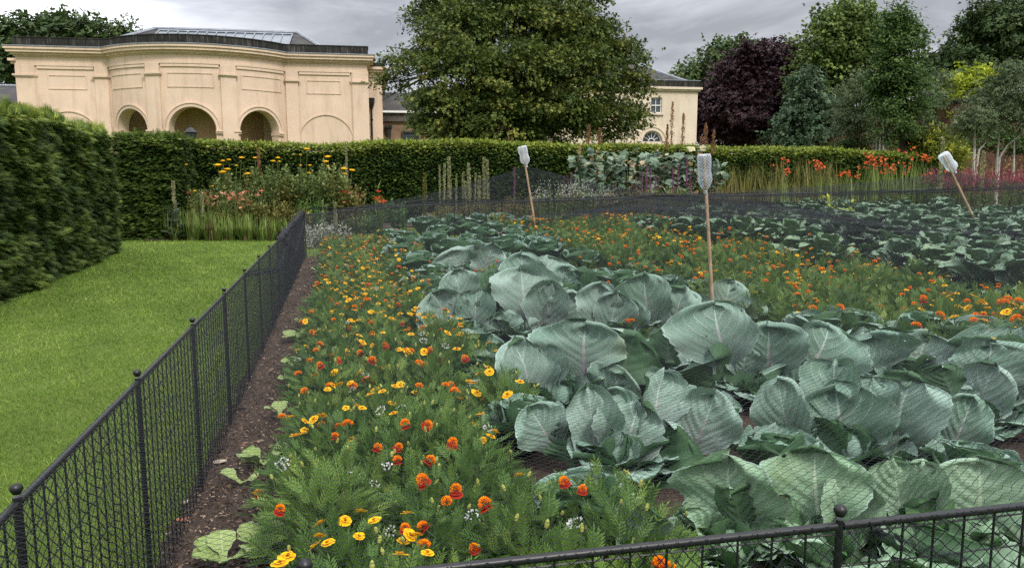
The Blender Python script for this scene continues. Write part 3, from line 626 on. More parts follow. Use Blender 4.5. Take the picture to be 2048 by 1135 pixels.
birch('slender silver birch showing between the hornbeam and the golden tree',37.,[(1860,175,26),(1870,205,28),(1850,220,26),(1875,160,22),(1855,250,22)],[[(1858,320),(1857,250),(1858,200),(1862,165)],[(1860,320),(1860,240),(1868,190)]],22)
birch('spreading silver birch with forked white trunk at the right edge',27.,[(2010,190,48),(1975,215,45),(2050,180,55),(1990,245,45),(2040,240,55),(1960,250,32),(2020,150,32),(2070,250,40),(1935,262,22)],
      [[(1993,370),(1994,320),(1998,275),(2005,200)],[(1995,365),(1999,315),(2015,290),(2040,270)],[(2030,350),(2028,310),(2029,270)]],23)
birch('thin silver birch stem standing left of the forked birch',26.5,[(1955,235,26),(1940,255,20),(1970,262,22)],[[(1946,355),(1949,310),(1950,260),(1952,235)],[(1948,325),(1958,300),(1972,285)]],24)
def shrub(name,label,cat,Y,blobs,leaf,mat,seed,**kw):
    return tree(name,label,cat,Y,blobs,leaf,mat,seed=seed,tr=.05,**kw)
shrub('golden_shrub','rounded shrub with yellow new leaves at the right end of the hedge','shrub',31.,[(1850,285,32),(1885,295,36),(1910,320,32),(1860,320,36),(1835,310,24),(1895,340,30),(1860,262,16)],.16,'golden',31,n_area=11.,k=9,clr=.3,jit=.2,tint0=.42)

shrub('shrub','dark leafy shrub at the foot of the narrow hornbeam behind the hedge','shrub',35.,[(1700,290,26),(1730,285,24),(1775,288,24),(1680,296,16)],.15,'hornbeam',32,n_area=10.,k=8,clr=.3)
shrub('shrub','dark ivy-like shrub against the brick wall behind the forked birch','shrub',33.,[(2015,285,34),(2050,300,30),(1985,275,26),(1940,290,18)],.15,'hornbeam',33,n_area=9.,k=8,clr=.3,tint0=.35)
# ================================================================ hedges
def hedge(name,label,A,B,h,depth,mat,core,n,size,seed,T,ends=True,amp=.1,toptint=.25,droop=.15,hz=None,flat=.6,back=True,layer=0.):
    """a clipped hedge from A to B (its face towards the camera lies on the line A-B, its depth goes away from it)"""
    rg=np.random.default_rng(seed); A=np.array(A,float);B=np.array(B,float); L=float(np.linalg.norm(B-A)); d=(B-A)/L; nb=np.array([-d[1],d[0]]) # into depth
    if nb[1]<0 and abs(nb[1])>abs(nb[0]): nb=-nb
    hh=(lambda s: h+0*s) if hz is None else hz
    root=empty(name,(*((A+B)/2),0),label,'hedge')
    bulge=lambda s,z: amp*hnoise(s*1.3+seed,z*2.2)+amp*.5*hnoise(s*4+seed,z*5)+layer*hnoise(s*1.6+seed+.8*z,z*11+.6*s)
    # dark sheets inside the foliage; the shade in the gaps is put into their colour
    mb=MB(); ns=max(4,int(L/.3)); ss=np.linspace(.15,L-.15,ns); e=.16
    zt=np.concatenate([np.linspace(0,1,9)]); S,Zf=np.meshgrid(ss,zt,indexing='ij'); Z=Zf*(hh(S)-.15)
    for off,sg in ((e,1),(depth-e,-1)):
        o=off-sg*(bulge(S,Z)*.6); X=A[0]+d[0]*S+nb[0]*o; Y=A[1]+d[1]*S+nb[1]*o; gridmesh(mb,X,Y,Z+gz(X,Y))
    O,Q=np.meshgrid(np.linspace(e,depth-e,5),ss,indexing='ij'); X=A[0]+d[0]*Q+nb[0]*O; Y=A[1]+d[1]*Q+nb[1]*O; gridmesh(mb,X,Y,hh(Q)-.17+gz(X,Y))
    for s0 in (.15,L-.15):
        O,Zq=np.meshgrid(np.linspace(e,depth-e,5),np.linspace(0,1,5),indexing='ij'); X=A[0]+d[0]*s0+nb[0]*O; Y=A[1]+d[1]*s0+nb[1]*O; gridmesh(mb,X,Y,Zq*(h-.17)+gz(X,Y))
    co=mb.build('shade_core',core,root)
    hs=float(np.mean(hh(np.linspace(0,L,9)))); areas=[L*hs,L*depth,(depth*hs) if ends else 0,L*hs*(.25 if back else 0),(depth*hs) if ends else 0]; tot=sum(areas); mb=MB()
    for i,a in enumerate(areas):
        m=int(n*a/tot)
        if m==0: continue
        s=rg.random(m)*L; z=rg.random(m); o=rg.random(m)*depth; up=np.zeros(m)
        if i==0: z=z*hh(s); out=np.tile([-nb[0],-nb[1],0],(m,1)); o=-bulge(s,z)-rg.normal(size=m)*.04; along=d
        elif i==1: z=hh(s)+.6*bulge(s,o*3)+rg.normal(size=m)*.05; out=np.tile([0,0,1.],(m,1)); up[:]=1; along=d
        elif i==3: z=z*hh(s); o=depth+bulge(s,z); out=np.tile([nb[0],nb[1],0],(m,1)); along=d
        else:
            z=z*hh(s*0+(L if i==2 else 0)); sg=1 if i==2 else -1; s=(L if i==2 else 0)+sg*(bulge(o*2,z)+rg.normal(size=m)*.04); out=np.tile([sg*d[0],sg*d[1],0],(m,1)); along=nb
        pos=np.c_[A[0]+d[0]*s+nb[0]*o,A[1]+d[1]*s+nb[1]*o,z]; pos[:,2]+=gz(pos[:,0],pos[:,1]); pos-=out*size*.45
        al=np.array([along[0],along[1],0]); D=out*rg.uniform(.35,1,m)[:,None]+al*rg.normal(size=m)[:,None]*.75+np.array([0,0,1.])*(rg.normal(size=m)*.22-droop*(up==0)+.2*up)[:,None]
        N=np.array([0,0,1.])*flat+out*.45+rvec(rg,m)*.3
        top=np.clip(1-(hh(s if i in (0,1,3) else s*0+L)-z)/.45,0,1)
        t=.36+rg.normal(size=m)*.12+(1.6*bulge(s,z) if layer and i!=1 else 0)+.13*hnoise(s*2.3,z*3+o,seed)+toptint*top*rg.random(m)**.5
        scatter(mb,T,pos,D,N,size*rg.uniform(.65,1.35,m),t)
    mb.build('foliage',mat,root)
    return root
_a=G(-120,655)[:2]; _b=G(232,505)[:2]
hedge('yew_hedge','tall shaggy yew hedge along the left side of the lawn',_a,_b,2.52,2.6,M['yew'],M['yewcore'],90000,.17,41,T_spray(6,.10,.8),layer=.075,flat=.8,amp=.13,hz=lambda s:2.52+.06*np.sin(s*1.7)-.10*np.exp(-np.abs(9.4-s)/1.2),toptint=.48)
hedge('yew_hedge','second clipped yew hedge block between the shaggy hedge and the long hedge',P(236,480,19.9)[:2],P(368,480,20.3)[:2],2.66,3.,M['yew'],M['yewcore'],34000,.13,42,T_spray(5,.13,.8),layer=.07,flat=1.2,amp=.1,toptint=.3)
_A=P(352,480,22.6)[:2]; _B=P(1850,400,30.5)[:2]
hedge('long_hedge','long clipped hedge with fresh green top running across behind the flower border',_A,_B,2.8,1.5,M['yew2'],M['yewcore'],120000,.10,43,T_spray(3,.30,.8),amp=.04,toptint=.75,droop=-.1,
      hz=lambda s:2.60-.012*s-.018*np.clip(s-10,0,20)-.07*np.exp(-((s-14)/6)**2)+.03*np.sin(s*.9)+.02*np.sin(s*2.3))
# ================================================================ flower border between the plot and the hedge
def T_head_plate():      # flat yellow yarrow head
    V=[];F=[];n=12
    for i,(r,z) in enumerate(((.0,.28),(.32,.22),(.5,.06),(.1,-.14))):
        for k in range(n): a=2*math.pi*k/n; V.append([r*(1+.08*math.sin(3*a))*math.cos(a),z,r*math.sin(a)])
    for i in range(3):
        for k in range(n): F.append([i*n+k,i*n+(k+1)%n,(i+1)*n+(k+1)%n,(i+1)*n+k])
    return np.array(V),np.array(F),np.zeros(len(V))
def T_star(n=6,w=.35,up=.35):
    return T_merge([T_place(T_place(T_leaf(w,.06),(0,0,0),0,.55,up),(0,0,0),0,1.) if False else (lambda t:(np.stack([t[0][:,0]*math.cos(a)-t[0][:,1]*math.sin(a),t[0][:,2]+up*np.hypot(t[0][:,0],t[0][:,1]),t[0][:,0]*math.sin(a)+t[0][:,1]*math.cos(a)],1),t[1],t[2]))(T_leaf(w,.06)) for a in np.arange(n)*2*math.pi/n])
def clump_base(name,px,Y,label,cat,group=None):
    p=P(px,400,Y); g=float(gz(p[0],p[1])); return empty(name,(p[0],p[1],g),label,cat,group),np.array([p[0],p[1],g])
M['irisleaf']=leafmat('strap_leaf',[(.0,(.10,.085,.03)),(.2,(.06,.10,.02)),(.5,(.12,.18,.04)),(.85,(.24,.30,.08)),(1.,(.38,.36,.14))],.3)
M['herb']=leafmat('border_leaf',[(.1,(.05,.08,.024)),(.5,(.115,.165,.045)),(.9,(.21,.26,.085)),(1.,(.32,.32,.11))],.25)
M['olive']=leafmat('olive_border_leaf',[(.1,(.05,.055,.016)),(.5,(.13,.13,.035)),(.9,(.27,.24,.07)),(1.,(.36,.3,.11))],.25)
M['bright']=leafmat('bright_green_leaf',[(.1,(.04,.09,.02)),(.5,(.085,.18,.04)),(.95,(.15,.28,.07))],.25)
M['greyleaf']=leafmat('grey_felted_leaf',[(.1,(.10,.14,.09)),(.5,(.18,.23,.16)),(.95,(.30,.34,.25))],.2,.7)
M['plume']=leafmat('plume_leaf',[(.1,(.055,.095,.065)),(.45,(.12,.18,.12)),(.8,(.22,.29,.21)),(1.,(.5,.42,.22))],.2)
M['buff']=leafmat('withered_leaf',[(.1,(.30,.19,.10)),(.5,(.48,.33,.2)),(.95,(.62,.48,.3))],.3)
M['goldflower']=leafmat('yarrow_flower',[(.1,(.45,.22,.008)),(.5,(.66,.37,.012)),(.95,(.78,.50,.03))],.1,.8,.1)
M['salmon']=leafmat('salmon_petal',[(.1,(.60,.15,.09)),(.5,(.76,.28,.17)),(.95,(.85,.50,.32))],.3)
M['red']=leafmat('red_petal',[(.1,(.48,.05,.02)),(.5,(.68,.10,.035)),(.95,(.82,.22,.06))],.3)
M['purple']=leafmat('purple_flower',[(.1,(.10,.03,.08)),(.5,(.21,.07,.16)),(.95,(.36,.16,.29))],.3)
M['white']=leafmat('white_petal',[(.1,(.5,.5,.46)),(.5,(.72,.72,.7)),(.95,(.82,.82,.82))],.3)
M['pink']=leafmat('pink_red_spike',[(.1,(.12,.025,.04)),(.5,(.22,.055,.075)),(.95,(.34,.13,.14))],.3)
M['brownp']=leafmat('brown_seed_plume',[(.1,(.14,.065,.035)),(.5,(.24,.12,.06)),(.95,(.38,.22,.12))],.2)
M['spike']=leafmat('pale_seed_spike',[(.1,(.14,.14,.07)),(.5,(.25,.25,.13)),(.95,(.38,.37,.22))],.1,.8)
M['whitey']=leafmat('silver_leaf',[(.1,(.28,.30,.26)),(.5,(.42,.43,.38)),(.95,(.58,.58,.52))],.2,.8)
def strap_clump(px,Y,label,seed,h=.62,n=150,r=.28,mat='irisleaf',cat='iris clump',name='iris_clump',group='strap-leaved clumps at the lawn edge',w=.05,dry=.15,fl=None):
    rg=np.random.default_rng(seed); root,b=clump_base(name,px,Y,label,cat,group); mb=MB()
    a=rg.random(n)*2*math.pi; rr=r*np.sqrt(rg.random(n)); pos=np.c_[np.cos(a)*rr,np.sin(a)*rr,np.zeros(n)]+b
    lean=rg.uniform(.0,.95,n)**1.5; D=np.c_[np.cos(a)*lean,np.sin(a)*lean,np.ones(n)]
    N=np.c_[np.cos(a),np.sin(a),np.full(n,.1)]*-1; t=.5+rg.normal(size=n)*.16; t[rg.random(n)<dry]=.02
    T=(np.array([[-.5,0,0],[.5,0,0],[.42,.55,-.10],[-.42,.55,-.10],[0,1,-.42]]),None,np.array([-.2,-.2,0,0,.15]))
    scatter(mb,T,pos,D,-N,h*rg.uniform(.5,1.15,n),t,sx=w/h*rg.uniform(.7,1.3,n)); mb.build('foliage',M[mat],root)
    if fl: fl(root,b,rg)
    return root,b
for i,(px,Y,h,r,lab) in enumerate([(352,20.2,.72,.22,'upright green iris leaves beside the grey mullein at the lawn edge'),(385,20.1,.7,.24,'iris clump with some brown leaves, second from the mullein'),(425,20.0,.66,.26,'spreading bright iris clump in the middle of the lawn edge'),
     (455,20.2,.6,.22,'shorter iris clump between two larger ones'),(492,20.1,.62,.24,'yellowish iris clump before the brown-stemmed plants'),(530,20.0,.58,.26,'low iris clump near the corner of the black fence'),(560,20.3,.5,.22,'last small iris clump beside the netted fence corner'),(405,20.6,.8,.3,'tall iris leaves rising behind the lawn-edge clumps'),(475,20.7,.75,.3,'pale iris leaves behind the yellowish clump')]):
    strap_clump(px,Y,lab,100+i,h,170,r)
def leafy_clump(name,px,Y,label,cat,seed,h,r,mat='herb',n=900,ls=.1,T=None,group=None,stems=16,stemmat='stem',lo=.05,upr=.6,heads=None,topw=1.):
    """bushy perennial: stems with leaves from ground to height h, optional heads = [(name, template, material, count, size, zfrac0, zfrac1)]"""
    rg=np.random.default_rng(seed); root,b=clump_base(name,px,Y,label,cat,group)
    S=[];mb=MB()
    for i in range(stems):
        a=rg.random()*6.283; q=r*math.sqrt(rg.random()); p0=b+[q*.5*math.cos(a),q*.5*math.sin(a),0]; p1=b+[q*topw*math.cos(a),q*topw*math.sin(a),h*rg.uniform(.7,1.05)]
        S.append((p0,p1)); tube(mb,[p0,(p0+p1)/2+rg.normal(size=3)*.02,p1],[.012,.009,.004],4,t=rg.random(),cap=False)
    mb.build('stem',M[stemmat],root)
    mb=MB(); k=rg.integers(0,stems,n); t=lo+(1-lo)*rg.random(n); p0=np.array([s[0] for s in S])[k]; p1=np.array([s[1] for s in S])[k]
    pos=p0+(p1-p0)*t[:,None]+rg.normal(size=(n,3))*.035; D=rvec(rg,n)*[1,1,.5]+np.array([0,0,upr]); N=np.array([0,0,1.])+rvec(rg,n)*.5
    kt=rg.normal(size=stems)*.09
    scatter(mb,T or T_leaf(.38,.06),pos,D,N,ls*rg.uniform(.6,1.3,n)*(1.15-.5*t),.35+.3*t+kt[k]+rg.normal(size=n)*.12); mb.build('foliage',M[mat],root)
    for nm,TT,mt,cnt,sz,z0,z1 in (heads or []):
        mb=MB(); k=rg.integers(0,stems,cnt); f=rg.uniform(z0,z1,cnt); p=np.array([s[0]+(s[1]-s[0])*ff for s,ff in zip([S[q] for q in k],f)])+rg.normal(size=(cnt,3))*[.07,.07,.03]
        scatter(mb,TT,p,np.array([0,0,1.])+rg.normal(size=(cnt,3))*.3,np.array([0,-1.,.1])+rg.normal(size=(cnt,3))*.4,sz*rg.uniform(.6,1.3,cnt),rg.random(cnt)); mb.build(nm,M[mt],root)
    return root,b,S
TS=T_star(6,.4,.5); TC=T_cluster(np.random.default_rng(1),5,.5,.5,.5)
# yarrow: tall stems with flat golden heads; each head a part
def yarrow(label,Y,heads,seed,px0,h=1.2,n=2400):
    h=h*1.38
    root,b,_=leafy_clump('yarrow',px0,Y,label,'yarrow',seed,h,.42,'herb',n,.15,T_spray(3,.24,.7),'yarrows with golden flower heads',12)
    rg=np.random.default_rng(seed)
    for px,py,s in heads:
        p=P(px,py,Y+rg.uniform(-.2,.2)); d=nrm(np.array([(p[0]-b[0])*.25,rg.uniform(-.15,.05),1.])); w=s*Y/1550*1.45
        mb=MB(); q=b+[(p[0]-b[0])*.35,0,.1]; tube(mb,[q,(q+p)/2+[(p[0]-q[0])*.1,0,.05],p-d*.05],[.011,.009,.006],4,cap=False); mb.build('flower_stem',M['stem'],root)
        mb=MB(); scatter(mb,T_head_plate(),[p],[d],[[0,-1,.1]],w,.5)
        m=60; a=rg.random(m)*6.283; r=w*.55*np.sqrt(rg.random(m)); s1=np.cross(d,[0,-1,.1]); s1/=np.linalg.norm(s1); s2=np.cross(d,s1)
        scatter(mb,T_leaf(.8,.1),p+s1*(r*np.cos(a))[:,None]+s2*(r*np.sin(a))[:,None]+d*w*.10,d+rvec(rg,m)*.6,rvec(rg,m),w*.13,rg.random(m))
        mb.build('flower_head',M['goldflower'],root)
yarrow('yarrow with golden flat heads leaning left in front of the hedge corner',20.8,[(371,330,6),(358,365,8),(369,380,8),(390,382,5),(352,357,6)],201,385,1.0)
yarrow('group of yarrow heads above the salmon lilies, left of the long hedge',21.2,[(436,331,10),(446,322,6),(458,320,6),(483,316,7),(445,345,10),(455,339,8),(473,331,4),(424,373,6)],202,455,1.25)
yarrow('yarrow with small flat heads standing against the middle of the dark hedge',21.4,[(510,316,6),(546,323,7),(556,316,6),(559,323,4),(495,348,8)],203,528,1.35)
yarrow('tallest yarrow with its topmost golden head above the others',21.4,[(614,299,8),(601,310,4),(601,331,4),(618,346,5),(620,331,5)],204,600,1.45)
yarrow('bright yarrow heads to the right above the brown grass stems',21.2,[(656,314,8),(652,324,8),(688,338,8),(704,341,8),(690,348,6),(656,332,4)],205,668,1.3)
# salmon lilies, one plant each
for i,(px,n) in enumerate([(402,12),(425,26),(455,26),(485,24),(505,12)]):
    leafy_clump('day_lily',px,20.6,['salmon lily at the left end of its row, beside the yarrow','pale salmon lily with many buds, second of the row','full salmon lily in the middle of its row','salmon lily with open coral flowers','salmon lily at the right end with few blooms'][i],'lily',210+i,1.22,.27,'olive' if i%2 else 'herb',650,.14,T_leaf(.18,.03),'salmon lilies in the border',12,heads=[('flower',TS,'salmon',max(4,n//2),.075,.88,1.08),('bud',T_leaf(.4,.1),'spike',n,.055,.86,1.1)])
for i,(px,Y,h,r,m,n,lab,nm,cat) in enumerate([(545,21.3,1.7,.45,'herb',1900,'tall leafy green perennial behind the lilies','perennial','perennial'),(580,21.3,1.6,.45,'olive',1800,'olive-leaved perennial left of the bright green bush','perennial','perennial'),
     (632,20.9,1.0,.5,'bright',2600,'rounded bright green bush in front of the hedge','green_bush','bush'),(632,21.6,2.,.45,'herb',2000,'tall soft green perennial rising behind the bright bush','perennial','perennial'),
     (680,21.2,1.6,.4,'olive',1500,'loose brownish perennial right of the bright bush','perennial','perennial'),(712,21.0,1.25,.45,'olive',1500,'thin perennial with coral flowers right of the brown stems','perennial','perennial'),
     (470,21.6,1.6,.5,'herb',1900,'tall green perennial behind the middle of the lilies','perennial','perennial'),(425,21.6,1.35,.45,'olive',1500,'olive perennial behind the left lilies','perennial','perennial'),(510,21.7,1.7,.45,'olive',1700,'tall olive perennial left of the brown spike','perennial','perennial'),(395,20.7,.95,.4,'olive',1100,'dark seed-stemmed perennial behind the iris leaves','perennial','perennial'),(450,20.7,.85,.45,'olive',1200,'brown-flecked low perennial under the lilies','perennial','perennial'),(510,20.7,.9,.45,'olive',1300,'yellow-brown perennial under the right lilies','perennial','perennial'),(560,20.7,.95,.4,'olive',1200,'buff perennial behind the fence corner','perennial','perennial'),
     (600,20.5,.8,.4,'olive',1000,'low olive perennial just behind the netted corner','perennial','perennial'),(745,20.8,.55,.4,'bright',700,'low leafy plant behind the net, left of the orange day lily','perennial','perennial'),(800,20.8,.8,.35,'bright',700,'feathery bright perennial in front of the dark hedge','perennial','perennial'),(700,20.3,.5,.4,'herb',800,'low green perennial behind the netting','perennial','perennial'),(860,20.3,.5,.5,'olive',900,'yellowish low perennial beneath the mullein spikes','perennial','perennial')]):
    hd=[('flower',TS,'red' if i!=5 else 'salmon',10,.07,.75,1.)] if i in (4,5) else None
    if nm=='green_bush': T=T_leaf(.4,.06); ls=.085
    else: T=T_spray(2,.3,.7) if i%2 else T_leaf(.25,.05); ls=.13
    leafy_clump(nm,px,Y,lab,cat,230+i,h,r,m,n,ls,T,'mixed perennials in the border' if nm=='perennial' else None,22 if nm=='green_bush' else 14,heads=hd)
# spires: mullein seed spikes
def spire(px,py,Y,label,name='mullein',cat='mullein',w=.05,mat='spike',leaves=24,lm='greyleaf',seed=0,lean=0.,group='pale mullein spikes',fr=.5,base=.3,ll=.22):
    rg=np.random.default_rng(seed+int(px)); root,b=clump_base(name,px,Y,label,cat,group); top=P(px,py,Y); H=top[2]-b[2]; top=b+[lean,0,H]
    mb=MB(); tube(mb,[b,b+(top-b)*fr],[.016,.013],5,cap=False); mb.build('stem',M['stem'],root)
    mb=MB(); n=int(260*H*(1-fr)); t=fr+(1-fr)*rg.random(n)**.9; a=rg.random(n)*6.283; rr=w*(1.05-.75*((t-fr)/(1-fr))**2)*.7
    pos=b+(top-b)*t[:,None]+np.c_[np.cos(a)*rr,np.sin(a)*rr,0*a]*.5; D=np.c_[np.cos(a),np.sin(a),np.full(n,.5)]
    scatter(mb,T_leaf(.8,.12),pos,D,rvec(rg,n),w*.75,.3+.5*rg.random(n)); tube(mb,[b+(top-b)*fr,top],[w*.36,w*.03],6); mb.build('flower_spike',M[mat],root)
    if leaves:
        mb=MB(); t=rg.random(leaves)*fr*1.1; a=rg.random(leaves)*6.283; pos=b+(top-b)*t[:,None]
        scatter(mb,T_leaf(.34,.07),pos,np.c_[np.cos(a),np.sin(a),rg.uniform(.1,.7,leaves)],np.array([0,0,1.])+0*pos,ll*(1.3-t/fr*.8),.4+rg.normal(size=leaves)*.15); mb.build('foliage',M[lm],root)
    return root
spire(348,362,20.0,'grey-leaved mullein with a pale tapering spike at the lawn edge',w=.06,leaves=90,seed=5,fr=.55,group=None,ll=.34)
spire(404,385,20.2,'short pale spike among the iris leaves',w=.05,leaves=30,seed=6,group=None)
spire(695,282,21.5,'tallest thin grey spike standing against the hedge right of the yarrow',w=.045,leaves=10,seed=7,fr=.5,group=None)
spire(521,296,21.6,'dark brown spike rising through the yarrow against the hedge',w=.06,mat='brownp',leaves=10,seed=8,fr=.6,group=None)
ML=[(880,332),(887,328),(902,314),(911,348),(926,344),(941,326),(948,346),(969,314),(976,320),(893,364),(934,362),(958,352)]
for i,(px,py) in enumerate(ML): spire(px,py,19.6+.05*(i%5),'pale seed spike in the mullein group behind the netting near the first bottle',w=.034+.012*(i%3),leaves=26,seed=i,fr=.45,lean=.05*math.sin(i*2.3),ll=.16)
spire(850,346,20.,'yellow-leaved bent spike left of the mullein group',w=.07,mat='olive',leaves=12,seed=3,fr=.3,group=None)
# silver lamb's-ear mat behind the far left fence corner
for i,(px,Y,h) in enumerate([(622,17.6,.55),(650,17.7,.55),(675,17.8,.5)]):
    leafy_clump('silver_plant',px,Y,['silvery plant with pale spikes just behind the fence corner','silvery plant second from the fence corner','silvery plant third from the fence corner'][i],'silver plant',260+i,h,.3,'whitey',420,.09,T_leaf(.4,.06),'silver-leaved plants',12,'spike')
    spire([645,668,672][i],[401,402,404][i],17.7,['pale dead spike showing above the netted corner','second pale dead spike beyond the netted corner','thin pale dead spike beside the second one'][i],w=.035,leaves=0,seed=40+i,fr=.5,group=None)
# orange day lily
leafy_clump('day_lily',765,20.6,'single orange day lily standing in front of the dark hedge','lily',270,1.05,.16,'irisleaf',60,.4,T_leaf(.08,.03),None,3,heads=[('flower',TS,'red',5,.16,.95,1.05)])
# purple loosestrife
for i,(px,py,Y) in enumerate([(1029,334,19.4),(1128,352,20),(1142,345,20),(1292,330,21.),(1300,338,21.),(1283,345,20.8),(1372,315,21.4),(1355,330,21.2),(1345,336,21.),(1380,340,21.2),(1272,355,20.6),(1310,350,20.6)]):
    spire(px,py,Y,'purple flower spire among the plume poppies' if px>1200 else ('lone purple spire seen through the net beside the first bottle' if i==0 else 'purple flower spire left of the plume poppies'),'loosestrife','loosestrife',.036,'purple',40,'herb',seed=60+i,group='purple loosestrife spires' if px>1200 else 'purple loosestrife left of the plume poppies',fr=.55)
# white haze of small flowers, dark reddish clumps
for i,(px,Y,h,m,lab) in enumerate([(1095,19.3,1.12,'herb','airy white-flowered plant right of the first bottle pole'),(1125,19.4,1.15,'herb','airy white-flowered plant with the densest bloom'),(1165,19.6,1.15,'herb','airy white-flowered plant nearest the plume poppies'),(1205,19.8,1.,'olive','airy white-flowered plant under the plume poppies')]):
    leafy_clump('white_flower_plant',px,Y,lab,'flowering plant',280+i,h,.42,m,900,.09,T_leaf(.3,.05),'airy white-flowered plants',20,heads=[('flower',T_leaf(.8,.1),'white',150,.026,.85,1.08),('dark_flower',T_leaf(.6,.1),'purple',110,.03,.6,1.)])
for i,(px,Y,h,r,m) in enumerate([(1000,19.6,.85,.5,'olive'),(1050,19.6,.85,.5,'olive'),(950,19.8,.75,.5,'olive'),(900,19.8,.7,.5,'olive'),(1240,20.2,1.,.5,'herb'),(1290,20.2,.95,.5,'olive'),(1340,20.3,1.,.5,'herb'),(1385,20.4,1.05,.5,'herb'),(1430,20.6,1.,.5,'olive')]):
    leafy_clump('perennial',px,Y,['tawny perennial left of the first bottle pole','tawny perennial behind the first bottle pole','tawny perennial beneath the right mullein spikes','tawny perennial beneath the left mullein spikes','green perennial below the plume poppy leaves','reddish stemmed perennial in front of the purple spires','green perennial left of the second bottle','green perennial right behind the second bottle','rusty perennial between the second bottle and the tall grass'][i],'perennial',290+i,h,r,m,1300,.1,T_leaf(.28,.05),'mixed perennials in the border',26,heads=[('flower',T_leaf(.7,.1),'brownp' if i%2 else 'pink',120,.04,.7,1.)])
# plume poppies: big lobed grey-green leaves, tall brown plumes
def T_lobed():
    th=np.linspace(-2.6,2.6,15); r=.5*(1+.16*np.cos(th*5.2)); V=[[0,.12,0]]+[[math.sin(a)*q,.5+math.cos(a)*q,.06*math.cos(3*a)-.10*(abs(math.sin(a)))] for a,q in zip(th,r)]
    return np.array(V),np.array([[0,i+1,i+2,i+2] for i in range(14)])[:,:3],np.array([.1]+[0]*15)
def plume_poppy(label,px,Y,xs,py0,py1,seed,plumes):
    rg=np.random.default_rng(seed); root,b=clump_base('plume_poppy',px,Y,label,'plume poppy','plume poppies'); mb=MB(); sm=MB(); bf=MB()
    for x in xs:
        top=P(x,py0+rg.uniform(4,24),Y+rg.uniform(-.3,.3)); p0=b+[(top[0]-b[0])*.7,rg.uniform(-.2,.2),0]; tube(sm,[p0,(p0+top)/2,top],[.02,.016,.008],5,cap=False)
        n=46; t=rg.uniform(.35,1.,n); a=rg.random(n)*6.283; pos=p0+(top-p0)*t[:,None]; D=np.c_[np.cos(a),np.sin(a)-.2,rg.uniform(-.35,.35,n)]
        dry=rg.random(n)<.10
        for k,mm in ((~dry,mb),(dry,bf)): 
            if k.any(): scatter(mm,T_lobed(),pos[k]+nrm(D[k])*.05,D[k],np.array([0,-.7,.9])+rg.normal(size=(k.sum(),3))*.35,(.23 if mm is mb else .16)*rg.uniform(.5,1.2,k.sum()),.5+rg.normal(size=k.sum())*.22)
    sm.build('stem',M['stem'],root); mb.build('foliage',M['plume'],root)
    if bf.v: bf.build('withered_leaf',M['buff'],root)
    for x,yb,yt,w,mt in plumes:
        p=MB(); B0=P(x-2,yb,Y);T0=P(x,yt,Y); tube(p,[B0,T0],[.012,.004],4,cap=False); n=230; t=rg.random(n)**.8; a=rg.random(n)*6.283
        w0=w*Y/1550*(1-t)**.7*.7+.015; pos=B0+(T0-B0)*t[:,None]+np.c_[np.cos(a)*w0*rg.random(n),np.sin(a)*w0*rg.random(n),0*a]
        scatter(p,T_leaf(.5,.1),pos,np.c_[np.cos(a)*.4,np.sin(a)*.4,np.ones(n)],rvec(rg,n),.05,rg.random(n)); p.build('plume',M[mt],root)
plume_poppy('plume poppy at the left with pinkish withered leaves and a short brown plume',1190,21.6,[1155,1175,1192,1210,1228],298,380,301,[(1160,345,290,3,'buff'),(1178,290,252,5,'brownp')])
plume_poppy('plume poppy in the middle with dense grey-green lobed leaves',1265,21.8,[1235,1255,1275,1295],288,380,302,[(1200,290,258,4,'brownp'),(1185,345,300,5,'buff')])
plume_poppy('tallest plume poppy rising in front of the arched window',1340,22.,[1310,1326,1342,1358,1376,1395],288,375,303,[(1345,290,205,7,'brownp'),(1367,292,228,7,'brownp'),(1335,300,250,4,'brownp')])
plume_poppy('sparse plume poppy with red-brown plumes in front of the copper beech',1425,22.2,[1420,1440],318,380,304,[(1412,300,248,9,'brownp'),(1428,310,262,6,'brownp'),(1402,320,275,6,'brownp')])
# tawny grass, crocosmia, pink spikes further right
for i,(px,Y,h,lab) in enumerate([(1465,21.8,1.35,'tall tawny grass clump nearest the second bottle'),(1510,22.,1.45,'tall tawny grass clump second from the bottle'),(1560,22.2,1.5,'dense tawny grass clump in the middle of the right border'),(1610,22.4,1.5,'tawny grass clump with dark seed heads before the brick wall'),(1655,22.6,1.45,'tawny grass clump left of the bright red crocosmia'),(1535,21.4,.95,'short yellow grass clump just above the net'),(1590,21.6,.9,'short yellow-green grass clump above the net')]):
    strap_clump(px,Y,lab,320+i,h,260,.42,'olive','ornamental grass','grass_clump','tawny grasses',w=.028,dry=.25)
def crocus_fl(k):
    def f(root,b,rg):
        mb=MB(); sm=MB()
        for px,py in k:
            for _ in range(4):
                p=P(px+rg.normal()*12,py+rg.normal()*8,b[1]); tube(sm,[b+[(p[0]-b[0])*.4,0,.1],p],[.007,.004],4,cap=False)
                scatter(mb,TS,p+rg.normal(size=(4,3))*.04,rvec(rg,4)*.5+[0,-.4,.6],rvec(rg,4),.042*rg.uniform(.7,1.2,4),rg.random(4))
        sm.build('flower_stem',M['stem'],root); mb.build('flower',M['red'],root)
    return f
